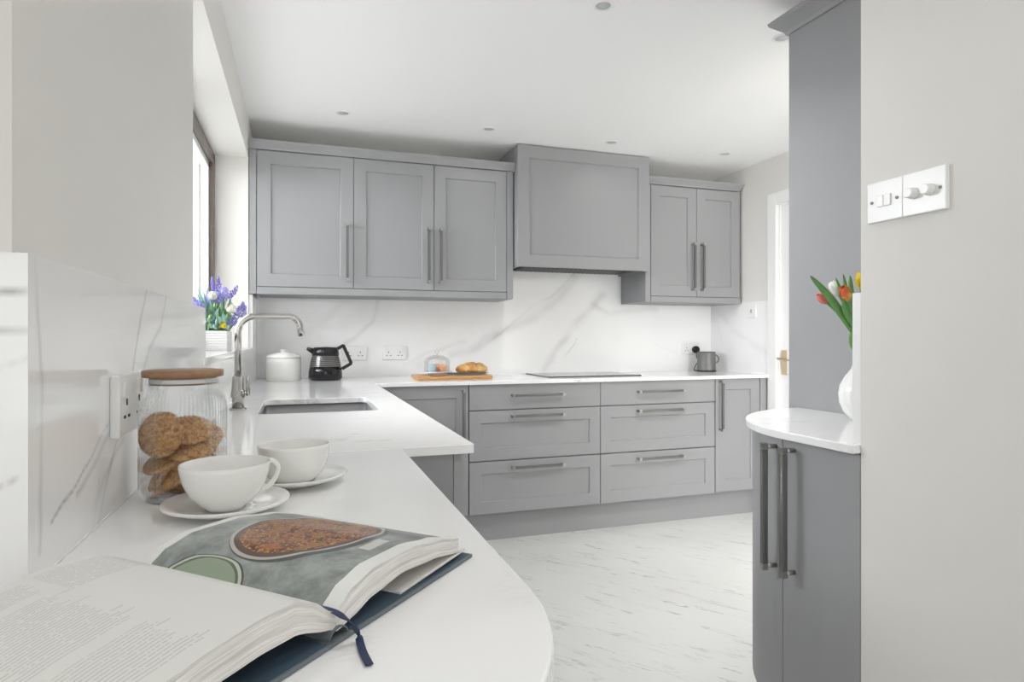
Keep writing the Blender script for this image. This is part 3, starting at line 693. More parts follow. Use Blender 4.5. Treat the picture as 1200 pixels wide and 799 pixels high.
for x in (-0.022, 0.013):
    bm = bmesh.new(); tube(bm, [(x, -0.009, 0), (x, -0.014, 0), (x, -0.015, 0), (x, -0.026, 0), (x, -0.028, 0)], [0.0115, 0.0115, 0.0105, 0.010, 0.0085], 28); link('knob', bm, 'plastic', sw)
screws(sw, [0.034])

# ================================================================== OBJECTS ON THE BACK RUN
hb = empty('induction_hob', 'flat black glass hob set on the worktop below the hood', 'hob', (1.70, 3.66, CT))
link('glass_top', B((-0.295, 0.335, -0.165, 0.235, 0.0, 0.006)), 'hobglass', hb, bevel=0.002)
for cx, cy, r in ((-0.14, 0.13, 0.09), (0.18, 0.13, 0.075), (-0.14, -0.06, 0.075), (0.18, -0.06, 0.09)): bm = bmesh.new(); lathe(bm, [(r, 0.0062), (r+0.002, 0.0062)], 48, off=(cx, cy, 0)); link('cooking_ring', bm, 'dsteel', hb)
# canister
cn = empty('lidded_canister', 'white ceramic canister with a knobbed lid in the worktop corner', 'canister', (-0.091, 3.735, CT))
bm = bmesh.new(); lathe(bm, [(0, 0), (0.088, 0), (0.092, 0.004), (0.094, 0.03), (0.094, 0.1), (0.092, 0.124), (0.088, 0.126), (0.086, 0.122), (0.086, 0.01), (0, 0.01)], 64, fn=lambda r, z, a: 1+(0.010*(max(0, math.sin(a*14)*math.sin(z*90)))**2 if 0.02 < z < 0.115 and r > 0.0915 else 0)); link('pot', bm, 'china', cn)
bm = bmesh.new(); lathe(bm, [(0, 0.127), (0.094, 0.127), (0.094, 0.132), (0.086, 0.142), (0.060, 0.152), (0.026, 0.157), (0.016, 0.158), (0.016, 0.162), (0.020, 0.165), (0.020, 0.170), (0.016, 0.172), (0, 0.172)], 48); link('lid', bm, 'china', cn)
# coffee jug
kj = empty('coffee_jug', 'black coffee jug with glass band, spout and angular handle by the canister', 'jug', (0.133, 3.70, CT))
prof = [(0.088, 0.006), (0.092, 0.015), (0.091, 0.05), (0.086, 0.078)]
bm = bmesh.new(); lathe(bm, [(0, 0), (0.085, 0), (0.088, 0.006)]+prof[1:]+[(0, 0.078)], 56); link('glass_base', bm, 'blackglass', kj)
bm = bmesh.new(); lathe(bm, [(0.086, 0.078), (0.082, 0.10), (0.077, 0.122), (0.074, 0.134), (0.073, 0.142), (0, 0.142), (0, 0.0785)], 56); M['band'] = plain('smoked_glass', rgb(66, 64, 66), 0.08); link('glass_band', bm, 'band', kj)
for z, r in ((0.079, 0.0868), (0.087, 0.0855), (0.095, 0.0842), (0.103, 0.0826), (0.112, 0.0805), (0.122, 0.0782), (0.132, 0.0757)):
    bm = bmesh.new(); lathe(bm, [(r-0.002, z), (r, z), (r, z+0.0022), (r-0.002, z+0.0022)], 56, close=True); link('ring', bm, 'steel', kj)  # steel rings standing in for striped reflections on the glass
bm = bmesh.new(); lathe(bm, [(0, 0.142), (0.075, 0.142), (0.073, 0.160), (0.066, 0.180), (0.060, 0.184), (0, 0.187)], 56)
tube(bm, [(-0.055, -0.01, 0.158), (-0.080, -0.012, 0.170), (-0.100, -0.014, 0.178)], [0.020, 0.013, 0.008], 12); link('lid', bm, 'black', kj)
bm = bmesh.new()
for a, b in (((0.058, 0, 0.172), (0.100, 0, 0.196)), ((0.096, 0, 0.198), (0.142, 0, 0.092)), ((0.144, 0, 0.094), (0.090, 0, 0.062))):
    a = Vector(a); b = Vector(b); d = (b-a).normalized(); n_ = Vector((-d.z, 0, d.x))*0.009
    pv = [a+n_, b+n_, b-n_, a-n_]; lo = [bm.verts.new(p+Vector((0, -0.011, 0))) for p in pv]; hi = [bm.verts.new(p+Vector((0, 0.011, 0))) for p in pv]
    bm.faces.new(lo); bm.faces.new(hi[::-1])
    for i in range(4): bm.faces.new((lo[i], hi[i], hi[(i+1) % 4], lo[(i+1) % 4]))
bmesh.ops.recalc_face_normals(bm, faces=bm.faces); link('handle', bm, 'black', kj, bevel=0.003)
# chopping board, dome, loaf, knife
tag(link('chopping_board', B((0, 0.432, 0, 0.24, 0, 0.022)), 'board', None, (0.624, 3.49, CT), 0.0, bevel=0.004), 'wooden chopping board carrying the loaf and cake dome', 'chopping board')
BZ = CT+0.022
cs = empty('cake_stand', 'small glass cake dome on a pale blue plate, on the board', 'cake dome', (0.755, 3.62, BZ))
bm = bmesh.new(); lathe(bm, [(0, 0), (0.05, 0), (0.052, 0.008), (0.088, 0.014), (0.090, 0.020), (0.080, 0.019), (0, 0.016)], 48); link('plate', bm, 'blueplate', cs)
bm = bmesh.new(); R = 0.076
po = [(R, 0.020), (R, 0.075)]+[(R*math.cos(PI/2*k/10), 0.075+0.042*math.sin(PI/2*k/10)) for k in range(1, 10)]+[(0, 0.117)]
pi_ = [(0, 0.1145)]+[((R-0.0025)*math.cos(PI/2*k/10), 0.075+0.0395*math.sin(PI/2*k/10)) for k in range(9, 0, -1)]+[(R-0.0025, 0.075), (R-0.0025, 0.020)]
lathe(bm, po+pi_, 48, close=False); link('dome', bm, 'domeglass', cs)
bm = bmesh.new(); lathe(bm, [(0, 0.117), (0.005, 0.117), (0.005, 0.124), (0.011, 0.128), (0.012, 0.135), (0.008, 0.142), (0, 0.143)], 20); link('knob', bm, 'domeglass', cs)
def cupcake(label, loc, mat):
    t = empty('cupcake', label, 'cupcake', loc); bm = bmesh.new(); lathe(bm, [(0, 0), (0.017, 0), (0.023, 0.022), (0, 0.022)], 28, fn=lambda r, z, a: 1+0.04*math.sin(a*14)); link('case', bm, mat, t)
    bm = bmesh.new(); lathe(bm, [(0.024, 0.022), (0.025, 0.028), (0.017, 0.036), (0.008, 0.043), (0, 0.047)], 28, fn=lambda r, z, a: 1+0.06*math.sin(a*5+z*200)); link('icing', bm, mat, t)
cupcake('peach iced cake at the right under the glass dome', (0.785, 3.60, BZ+0.0195), 'peach')
cupcake('pale blue iced cake at the left under the glass dome', (0.725, 3.60, BZ+0.0195), 'paleblue')
cupcake('peach iced cake at the back under the glass dome', (0.765, 3.652, BZ+0.0195), 'peach')
bm = bmesh.new(); bmesh.ops.create_icosphere(bm, subdivisions=5, radius=1)
for v in bm.verts:
    p = v.co.copy(); z = p.z
    q = Vector((p.x*0.097, p.y*0.080, (z*0.046 if z > 0 else z*0.025)))
    q *= 1+0.10*noise.noise(p*1.7)+0.03*noise.noise(p*6)
    cr = abs(p.x-0.12*math.sin(p.y*3)-0.25)
    if z > 0.2: q.z -= 0.006*math.exp(-(cr/0.08)**2)
    v.co = q+Vector((0, 0, 0.026))
for v in bm.verts: v.co.z = max(v.co.z, 0.001)
for f in bm.faces: f.smooth = True
tag(link('bread_loaf', bm, 'bread', None, (0.968, 3.62, BZ)), 'round golden seeded loaf at the right end of the board', 'bread')
kn = empty('bread_knife', 'bread knife with wooden handle lying along the board front', 'knife', (0.69, 3.508, BZ))
link('handle', B((0, 0.10, -0.010, 0.010, 0.0, 0.012)), 'acacia', kn, bevel=0.005)
bm = bmesh.new(); pts = [(0.10, -0.012), (0.10, 0.012), (0.31, 0.014), (0.345, 0.006), (0.30, -0.010)]
for k in range(18, 0, -1): pts.append((0.10+k*0.011, -0.012-(0.002 if k % 2 else 0)))
prism(bm, pts, 0.003, 0.0055)
for v in bm.verts: v.co.z += (v.co.y+0.014)*0.45
link('blade', bm, 'dsteel', kn)
# electric jug at right end
tj = empty('milk_frother', 'brushed steel electric jug with loop handle in the right corner', 'jug', (2.735, 3.80, CT))
bm = bmesh.new(); lathe(bm, [(0, 0), (0.064, 0), (0.066, 0.005), (0.064, 0.012), (0.063, 0.128), (0.064, 0.134), (0.060, 0.140), (0, 0.141)], 48); link('body', bm, 'dsteel', tj)
bm = bmesh.new(); lathe(bm, [(0.0655, -0.0), (0.068, 0.0), (0.068, 0.009), (0.0655, 0.010)], 48, close=True); link('base_ring', bm, 'black', tj)
bm = bmesh.new(); tube(bm, bezier([(0.055, 0.0, 0.120), (0.085, -0.0, 0.114), (0.104, 0.0, 0.090), (0.092, 0.0, 0.066), (0.055, 0.0, 0.052)], 6), 0.0045, 10); link('handle', bm, 'dsteel', tj)
pg = empty('power_plug', 'round black plug in the far right socket with hanging cable', 'plug', (2.735, YB-0.013, 1.058))
bm = bmesh.new(); tube(bm, [(0, 0, 0), (0, -0.022, 0), (0, -0.032, -0.0)], [0.026, 0.026, 0.019], 24); link('plug_body', bm, 'black', pg)
bm = bmesh.new(); tube(bm, bezier([(-0.0, -0.018, -0.02), (0.0, -0.022, -0.055), (0.004, -0.035, -0.085), (-0.030, -0.05, -0.115), (-0.058, -0.075, -0.146), (-0.03, -0.11, -0.149), (0.0, -0.08, -0.148)], 6), 0.0032, 8); link('cable', bm, 'black', pg)

# ================================================================== NEAR COUNTER: jar, biscuits, cups
JX, JY = -0.166, 1.050
jr = empty('glass_storage_jar', 'ribbed glass storage jar with wooden lid full of biscuits by the left wall', 'jar', (JX, JY, CT))
NR = 64
rib = lambda r, z, a: 1+(0.022*(abs(math.cos(a*NR/2))-0.6) if 0.012 < z < 0.150 else 0)
po = [(0, 0), (0.050, 0), (0.055, 0.003), (0.0580, 0.010), (0.0590, 0.020), (0.0592, 0.060), (0.0592, 0.125), (0.0585, 0.140), (0.055, 0.151), (0.0510, 0.157), (0.0495, 0.163), (0.0495, 0.176), (0.0485, 0.178)]
pin = [(0.0465, 0.176), (0.0465, 0.162), (0.0485, 0.155), (0.0535, 0.148), (0.0560, 0.138), (0.0565, 0.125), (0.0565, 0.02), (0.054, 0.010), (0, 0.008)]
bm = bmesh.new()
NN = NR*8; rings = []
for i, (r, z) in enumerate(po+pin):
    if r < 1e-6: rings.append([bm.verts.new((0, 0, z))]); continue
    rings.append([bm.verts.new((r*(rib(r, z, 2*PI*k/NN) if i < len(po) else 1)*math.cos(2*PI*k/NN), r*(rib(r, z, 2*PI*k/NN) if i < len(po) else 1)*math.sin(2*PI*k/NN), z)) for k in range(NN)])
for A, D in zip(rings, rings[1:]):
    for k in range(NN):
        k2 = (k+1) % NN
        if len(A) == 1: f = bm.faces.new((A[0], D[k2], D[k]))
        elif len(D) == 1: f = bm.faces.new((A[k], A[k2], D[0]))
        else: f = bm.faces.new((A[k], A[k2], D[k2], D[k]))
        f.smooth = True
link('glass_body', bm, 'jarglass', jr)
bm = bmesh.new(); lathe(bm, [(0, 0.168), (0.0445, 0.168), (0.0455, 0.1785), (0.0540, 0.1795), (0.0550, 0.181), (0.0550, 0.188), (0.0540, 0.1895), (0, 0.1895)], 64); link('lid', bm, 'acacia', jr)
bm = bmesh.new(); lathe(bm, [(0.0448, 0.170), (0.0462, 0.171), (0.0462, 0.176), (0.0448, 0.177)], 64, close=True); link('seal', bm, 'plastic', jr)
# biscuits
bm = bmesh.new(); rr = 0.0295; BS = 1.13
prof = [(0, 0), (0.010, 0.0003), (0.020, 0.0), (0.026, 0.0006), (0.0285, 0.002), (0.0295, 0.0045), (0.028, 0.0072), (0.022, 0.0088), (0.012, 0.0094), (0.005, 0.0096), (0, 0.0096)]
lathe(bm, prof, 48)
for v in bm.verts:
    p = v.co.copy(); k = noise.noise(p*190+Vector((5, 1, 2)))*0.0007+noise.noise(p*520)*0.0005; r_ = math.hypot(p.x, p.y)
    v.co.z += k; s_ = 1+noise.noise(Vector((p.x*60, p.y*60, 1)))*0.02
    v.co.x *= s_*BS; v.co.y *= s_*BS; v.co.z -= 0.0048
cm = bpy.data.meshes.new('biscuit'); bm.to_mesh(cm); bm.free(); cm.materials.append(M['cookie'])
for p in cm.polygons: p.use_smooth = True
ck = [  # local x (right), y (away), z; tilt: normal vector
    (-0.014, -0.038, 0.098, (-0.05, -1, 0.18), 'round biscuit facing forward near the top left of the jar'),
    (0.012, -0.006, 0.101, (0.25, -0.45, 0.9), 'biscuit at the top of the jar behind the upright one'),
    (0.023, 0.004, 0.089, (0.2, -0.5, 0.9), 'second biscuit down on the right side of the jar'),
    (0.024, -0.013, 0.075, (0.12, -0.45, 0.95), 'biscuit below the upper right pair in the jar'),
    (0.014, -0.008, 0.058, (0.15, -0.35, 0.95), 'biscuit in the middle of the jar at the right'),
    (-0.022, -0.014, 0.058, (-0.25, -0.45, 0.9), 'biscuit directly beneath the upright one in the jar'),
    (-0.020, 0.018, 0.088, (-0.2, 0.3, 0.9), 'biscuit at the back left of the jar'),
    (0.002, 0.022, 0.070, (0.0, 0.3, 0.95), 'biscuit at the back of the jar, half hidden'),
    (-0.024, -0.014, 0.042, (-0.75, -0.5, 0.55), 'leaning biscuit low at the left of the jar'),
    (-0.010, -0.020, 0.037, (-0.6, -0.62, 0.6), 'leaning biscuit low at the front of the jar'),
    (0.012, -0.020, 0.040, (-0.45, -0.4, 0.8), 'biscuit low at the right front of the jar behind the cup'),
    (0.020, 0.010, 0.040, (0.1, 0.1, 1), 'biscuit low at the right back of the jar'),
    (-0.008, 0.018, 0.028, (-0.1, 0.1, 1), 'lowest biscuit at the back of the jar'),
    (0.016, -0.004, 0.024, (0.12, -0.1, 1), 'lowest biscuit at the right of the jar'),
    (0.012, 0.004, 0.0135, (0.0, 0.0, 1), 'flat biscuit on the jar floor')]
Rz = Matrix.Rotation(-YAW, 3, 'Z')
for i, (x, y, z, n_, lb) in enumerate(ck):
    o = bpy.data.objects.new('biscuit', cm); C.objects.link(o)
    p = Rz @ Vector((x, y, 0)); rad = math.hypot(p.x, p.y)
    n3 = (Rz @ Vector(n_)).normalized()
    hr = max(0.0, 0.0552-0.0333*math.sqrt(max(0, 1-(n3.x*p.x/max(rad, 1e-6)+n3.y*p.y/max(rad, 1e-6))**2))-0.0045*abs(n3.x*p.x/max(rad,1e-6)+n3.y*p.y/max(rad,1e-6)))
    if rad > hr and rad > 0: p *= hr/rad
    o.location = (JX+p.x, JY+p.y, CT+z)
    o.rotation_euler = (Matrix.Rotation(0.7*i, 3, n3) @ n3.to_track_quat('Z', 'Y').to_matrix()).to_euler()
    tag(o, lb, 'biscuit', 'oat biscuits in the glass jar')
# saucer & cup
def saucer(label, loc):
    bm = bmesh.new(); lathe(bm, [(0, 0.0), (0.040, 0.0), (0.042, 0.003), (0.060, 0.007), (0.079, 0.014), (0.0815, 0.0165), (0.080, 0.0185), (0.060, 0.0115), (0.036, 0.0065), (0.030, 0.0062), (0.028, 0.005), (0, 0.005)], 72)
    return tag(link('saucer', bm, 'china', None, loc), label, 'saucer', 'white saucers')
saucer('round white saucer under the nearer cup, behind the book', (-0.095, 0.936, CT))
saucer('round white saucer under the farther cup', (-0.008, 1.082, CT))
def cup(label, loc, rot, bowl):
    t = empty('coffee_cup', label, 'cup', loc, rot)
    bm = bmesh.new(); lathe(bm, bowl, 72); link('bowl', bm, 'china', t)
    return t
b1 = [(0, 0.002), (0.020, 0.002), (0.022, 0.0), (0.0255, 0.0), (0.027, 0.003), (0.036, 0.010), (0.046, 0.022), (0.0535, 0.038), (0.0570, 0.054), (0.0575, 0.060), (0.0565, 0.0615), (0.0555, 0.060), (0.0550, 0.054), (0.0515, 0.039), (0.044, 0.0245), (0.034, 0.013), (0.024, 0.0065), (0, 0.0055)]
c1 = cup('white china cup on the nearer saucer, in front of the biscuit jar', (-0.097, 0.936, CT+0.0066), 0.55, b1)
bm = bmesh.new(); tube(bm, bezier([(0.055, 0, 0.054), (0.068, 0, 0.054), (0.077, 0, 0.044), (0.074, 0, 0.030), (0.062, 0, 0.018), (0.045, 0, 0.016)], 6), 0.0038, 10); link('handle', bm, 'china', c1, (0, 0, 0))
b2 = [(0, 0.002), (0.026, 0.002), (0.028, 0.0), (0.032, 0.0), (0.034, 0.003), (0.044, 0.012), (0.051, 0.024), (0.0545, 0.040), (0.0555, 0.054), (0.0555, 0.058), (0.0545, 0.0595), (0.0535, 0.058), (0.0530, 0.054), (0.052, 0.041), (0.0485, 0.026), (0.0415, 0.015), (0.032, 0.0075), (0, 0.0055)]
c2 = cup('white china cup on the farther saucer, nearest the sink', (-0.010, 1.083, CT+0.0066), 0.25, b2)
bm = bmesh.new(); tube(bm, bezier([(0.0535, 0, 0.052), (0.062, 0, 0.052), (0.070, 0, 0.043), (0.068, 0, 0.031), (0.060, 0, 0.022), (0.049, 0, 0.019)], 6), 0.0036, 10); link('handle', bm, 'china', c2, (0, 0, 0), 1.1)

# ================================================================== OPEN BOOK
Nn = Vector((0.027, 0.51)); Rv = Vector((0.69, 0.72)).normalized(); Sv = Vector((-Rv.y, Rv.x))
HB = 0.235
def W(t, s, z): return (Nn.x+Rv.x*t+Sv.x*s, Nn.y+Rv.y*t+Sv.y*s, z)
bk = empty('open_cookbook', 'open hardback cookbook lying across the bar with navy ribbon marker', 'book', (Nn.x, Nn.y, CT))
def interp(tab, t):
    tab = sorted(tab)
    if t <= tab[0][0]: return tab[0][1]
    for (a, za), (b, zb) in zip(tab, tab[1:]):
        if t <= b:
            f = (t-a)/(b-a); f = f*f*(3-2*f)*0.5+f*0.5; return za+(zb-za)*f
    return tab[-1][1]
Rtop = [(0.0, 0.927), (0.006, 0.9325), (0.0185, 0.9405), (0.048, 0.9475), (0.1035, 0.9470), (0.150, 0.940), (0.189, 0.9310)]
Rbot = [(0.0, 0.9125), (0.0185, 0.9165), (0.0445, 0.9240), (0.088, 0.9290), (0.138, 0.9250), (0.189, 0.9165)]
Ltop = [(0.0, 0.9265), (0.005, 0.9300), (0.0266, 0.9455), (0.0444, 0.9520), (0.0742, 0.9530), (0.1134, 0.9495), (0.1423, 0.945), (0.195, 0.934)]
Lbot = [(0.0, 0.9125), (0.0077, 0.9170), (0.0444, 0.9280), (0.0742, 0.9285), (0.106, 0.9265), (0.15, 0.920), (0.195, 0.9105)]
def blk(sign, top, bot, wmax, pagemat, name):
    n = 44; ns = 24; V = []; F = []; UV = []; MI = []
    for j in range(ns+1):
        for i in range(n+1):
            f = i/n; t = wmax*f; s = HB*j/ns
            lift = 0.0015*math.sin(f*PI)*math.sin(j/ns*PI)
            V.append(W(sign*t, s, interp(top, t)+lift))
    idx = lambda i, j: j*(n+1)+i
    def quad(vs, uvs, m):
        F.append(vs); UV.append(uvs); MI.append(m)
    for j in range(ns):
        for i in range(n):
            quad((idx(i, j), idx(i+1, j), idx(i+1, j+1), idx(i, j+1)), ((i/n, j/ns), ((i+1)/n, j/ns), ((i+1)/n, (j+1)/ns), (i/n, (j+1)/ns)), 0)
    m = 6; base = {}
    for side, s in ((0, 0.0), (1, HB)):
        for k in range(m+1):
            for i in range(n+1):
                t = wmax*i/n; zt = interp(top, t); zb = interp(bot, t); wv = -0.0012*(k in (1, 4))
                V.append(W(sign*(t-(0.006*k/m if i == n else 0)*0), s+(-wv if side == 0 else wv), zt+(zb-zt)*k/m)); base[(side, k, i)] = len(V)-1
        for k in range(m):
            for i in range(n):
                quad((base[(side, k, i)], base[(side, k, i+1)], base[(side, k+1, i+1)], base[(side, k+1, i)]), tuple((a/n, b/m) for a, b in ((i, k), (i+1, k), (i+1, k+1), (i, k+1))), 1)
    for k in range(m): quad((base[(0, k, n)], base[(1, k, n)], base[(1, k+1, n)], base[(0, k+1, n)]), ((0, k/m), (1, k/m), (1, (k+1)/m), (0, (k+1)/m)), 1)
    for i in range(n): quad((base[(0, m, i)], base[(0, m, i+1)], base[(1, m, i+1)], base[(1, m, i)]), ((0, 0), (1, 0), (1, 1), (0, 1)), 1)
    for k in range(m): quad((base[(0, k, 0)], base[(1, k, 0)], base[(1, k+1, 0)], base[(0, k+1, 0)]), ((0, k/m), (1, k/m), (1, (k+1)/m), (0, (k+1)/m)), 1)
    V = [(x-Nn.x, y-Nn.y, z-CT) for x, y, z in V]
    o = link(name, (V, [], F), [pagemat, 'pageedge'], bk)
    uvl = o.data.uv_layers.new(name='UVMap'); k = 0
    for pi, p in enumerate(o.data.polygons):
        p.material_index = MI[pi]; p.use_smooth = MI[pi] == 0
        for q in range(len(p.vertices)): uvl.data[k].uv = UV[pi][q]; k += 1
    bm = bmesh.new(); bm.from_mesh(o.data); bmesh.ops.recalc_face_normals(bm, faces=bm.faces); bm.to_mesh(o.data); bm.free()
    return o
pb = blk(1, Rtop, Rbot, 0.189, 'photopage', 'page_block'); pb['label'] = 'right-hand pages showing a printed food photograph'
pb = blk(-1, Ltop, Lbot, 0.195, 'textpage', 'page_block'); pb['label'] = 'left-hand pages with small printed text'
def bookbox(name, t0, t1, s0, s1, z0, z1, mat, zt=0.0):
    bm = bmesh.new(); P_ = [(t0, s0), (t1, s0), (t1, s1), (t0, s1)]
    lo = []; hi = []
    for k, (t, s) in enumerate(P_):
        x, y, _ = W(t, s, 0); dz = zt if k in (1, 2) else 0
        lo.append(bm.verts.new((x-Nn.x, y-Nn.y, z0-CT+dz))); hi.append(bm.verts.new((x-Nn.x, y-Nn.y, z1-CT+dz)))
    bm.faces.new(lo[::-1]); bm.faces.new(hi)
    for i in range(4): bm.faces.new((lo[i], lo[(i+1) % 4], hi[(i+1) % 4], hi[i]))
    bmesh.ops.recalc_face_normals(bm, faces=bm.faces)
    return link(name, bm, mat, bk, bevel=0.0006)
HC = HB+0.004
bookbox('back_cover', 0.015, 0.210, -0.005, HC, CT+0.0003, CT+0.0040, 'covergrey')
bookbox('endpaper', 0.015, 0.207, -0.003, HC-0.002, CT+0.0040, CT+0.0046, 'coverblue')
bookbox('front_cover', -0.212, -0.015, -0.005, HC, CT+0.0003, CT+0.0040, 'covergrey')
bookbox('endpaper', -0.209, -0.015, -0.003, HC-0.002, CT+0.0040, CT+0.0046, 'coverblue')
bookbox('spine', -0.0150, 0.0150, -0.005, HC, CT+0.0003, CT+0.0034, 'covergrey')
bookbox('loose_endpages', 0.085, 0.203, 0.0, HB, CT+0.0048, CT+0.0075, 'pageedge', 0.004)
# hollow spine lining: small arch between boards and block
bm = bmesh.new(); A = []
for k in range(13):
    a = PI*k/12; t = -0.011*math.cos(a); z = 0.0035+0.0085*math.sin(a)
    row = []
    for s, dr_ in ((-0.002, 0), (HB, 0), (HB, 0.0012), (-0.002, 0.0012)):
        x, y, _ = W(t*(1-dr_*60), s, 0); row.append(bm.verts.new((x-Nn.x, y-Nn.y, z-dr_)))
    A.append(row)
for r1, r2 in zip(A, A[1:]):
    for i in range(4): bm.faces.new((r1[i], r1[(i+1) % 4], r2[(i+1) % 4], r2[i]))
bm.faces.new(A[0]); bm.faces.new(A[-1][::-1]); bmesh.ops.recalc_face_normals(bm, faces=bm.faces); link('headband', bm, 'covergrey', bk)
# ribbon
cl = bezier([W(-0.003, 0.03, 0.9295), W(-0.003, 0.004, 0.9295), (0.030, 0.498, 0.9290), (0.038, 0.497, 0.9225), (0.0425, 0.501, 0.9110), (0.0435, 0.496, 0.9072), (0.0445, 0.480, 0.9068), (0.047, 0.462, 0.9066)], 6)
bm = bmesh.new(); prev = None
for i, p in enumerate(cl):
    d = (cl[min(i+1, len(cl)-1)]-cl[max(i-1, 0)]).normalized(); sd = Vector((d.y, -d.x, 0)); sd = sd.normalized() if sd.length > 1e-3 else Vector((1, 0, 0))
    if prev is not None and sd.dot(prev) < 0: sd = -sd
    prev = sd
    up = Vector((0, 0, 0.0005)); q = p-Vector((Nn.x, Nn.y, CT))
    row = [bm.verts.new(q+sd*0.0030), bm.verts.new(q-sd*0.0030), bm.verts.new(q-sd*0.0030+up), bm.verts.new(q+sd*0.0030+up)]
    if i:
        for k in range(4): bm.faces.new((last[k], last[(k+1) % 4], row[(k+1) % 4], row[k]))
    last = row
bmesh.ops.recalc_face_normals(bm, faces=bm.faces); link('ribbon', bm, 'navy', bk)

# ================================================================== PLANTER ON THE SILL
pl = empty('lavender_planter', 'white ribbed planter of artificial lavender and white flowers on the sill', 'plant', (-0.335, 2.93, 1.09))
bm = bmesh.new(); bx(bm, -0.055, 0.045, -0.07, 0.11, 0, 0.082)
for k in range(7): bx(bm, -0.0565, 0.0465, -0.0715, 0.1115, 0.008+k*0.0105, 0.014+k*0.0105)
link('planter_box', bm, 'trim', pl, bevel=0.002)
link('moss', B((-0.048, 0.038, -0.063, 0.103, 0.080, 0.086)), 'soil', pl)
rnd = random.Random(5)
def leaf(bm, base, tip, wd, bend=0.01, seg=5):
    base = Vector(base); tip = Vector(tip); d = tip-base; sd = d.cross(Vector((rnd.uniform(-1, 1), rnd.uniform(-1, 1), 0.3))).normalized()
    nn = d.cross(sd).normalized(); rows = []
    for i in range(seg+1):
        f = i/seg; w_ = wd*math.sin(PI*(0.12+0.86*f))**0.8; p = base+d*f+nn*bend*math.sin(f*PI)
        rows.append((bm.verts.new(p-sd*w_), bm.verts.new(p+nn*w_*0.25), bm.verts.new(p+sd*w_)))
    for a, b in zip(rows, rows[1:]):
        for k in range(2):
            f_ = bm.faces.new((a[k], a[k+1], b[k+1], b[k])); f_.smooth = True
def thick(o, t=0.0006):
    m = o.modifiers.new('s', 'SOLIDIFY'); m.thickness = t; return o
for mat, cnt, h0, h1, w_ in (('sage', 170, 0.03, 0.09, 0.008), ('sage', 60, 0.08, 0.13, 0.006), ('lime', 36, 0.09, 0.13, 0.004), ('green', 22, 0.03, 0.10, 0.005)):
    bm = bmesh.new()
    for i in range(cnt):
        b = Vector((rnd.uniform(-0.045, 0.035), rnd.uniform(-0.06, 0.09), 0.084+rnd.uniform(0, h0)))
        t_ = b+Vector((rnd.uniform(-0.035, 0.035)+b.x*0.3, rnd.uniform(-0.05, 0.05), rnd.uniform(0.02, h1-0.01)))
        if b.z+0 < 0.1: pass
        leaf(bm, b, t_, w_, 0.006)
    thick(link('leaves', bm, mat, pl))
def spike(x, y, z, dx, dy, L, mat, fat=1.0):
    bm = bmesh.new(); a = Vector((x*0.5, y*0.5, 0.085)); b = Vector((x, y, z)); tube(bm, [a, (a+b)/2+Vector((0.004, 0, 0)), b], 0.0014, 6)
    st = link('stem', bm, 'green', pl)
    bm = bmesh.new(); d = Vector((dx, dy, 1)).normalized()
    for i in range(int(46*fat)):
        f = (i+0.5)/(46*fat); r_ = 0.0105*fat*math.sin(PI*(0.2+0.78*f)); a_ = i*2.4
        sd = d.cross(Vector((0, 1, 0))).normalized(); s2 = d.cross(sd)
        c = b+d*L*f+(sd*math.cos(a_)+s2*math.sin(a_))*r_*rnd.uniform(0.55, 1.25)+d*rnd.uniform(-0.004, 0.004)
        mat4 = Matrix.Translation(c) @ Matrix.Rotation(a_, 4, 'Z') @ Matrix.Diagonal((1, 1, 1.6, 1))
        bmesh.ops.create_icosphere(bm, subdivisions=1, radius=0.0030, matrix=mat4)
    link('flower_spike', bm, mat, pl)
for a in ((-0.072, -0.06, 0.185, -0.45, 0, 0.04, 'purple', 1.2), (-0.050, -0.06, 0.165, -0.5, 0, 0.04, 'purple', 1.4), (-0.025, -0.05, 0.195, -0.15, 0, 0.045, 'purple', 1.8), (-0.012, -0.02, 0.240, -0.1, 0, 0.065, 'violet', 0.7),
          (0.006, -0.01, 0.235, 0.0, 0, 0.075, 'violet', 0.9), (0.028, -0.03, 0.215, 0.1, 0, 0.05, 'purple', 2.1), (0.050, -0.01, 0.225, 0.6, 0.1, 0.06, 'violet', 0.9), (0.086, 0.0, 0.145, 0.2, 0, 0.045, 'purple', 2.0), (0.094, 0.01, 0.170, 0.2, 0, 0.035, 'purple', 1.3),
          (0.062, -0.03, 0.105, 0.1, 0, 0.04, 'purple', 1.7), (-0.045, -0.06, 0.14, -0.3, 0, 0.035, 'purple', 1.2), (0.012, -0.05, 0.20, -0.1, 0, 0.04, 'purple', 1.3)): spike(*a)
def bloom(x, y, z, r, mat):
    bm = bmesh.new()
    for ly in range(4):
        for k in range(6):
            a = k*PI/3+ly*0.5; ro = r*(0.35+0.2*ly); b = Vector((x, y, z-r*0.4)); leaf(bm, b, b+Vector((math.cos(a)*ro, math.sin(a)*ro, r*(1.5-0.22*ly))), r*0.42, r*0.25)
    thick(link('bloom', bm, mat, pl), 0.001)
bloom(-0.010, -0.075, 0.222, 0.020, 'petalwhite'); bloom(0.062, -0.06, 0.168, 0.022, 'petalwhite'); bloom(0.032, -0.075, 0.100, 0.014, 'yellow')

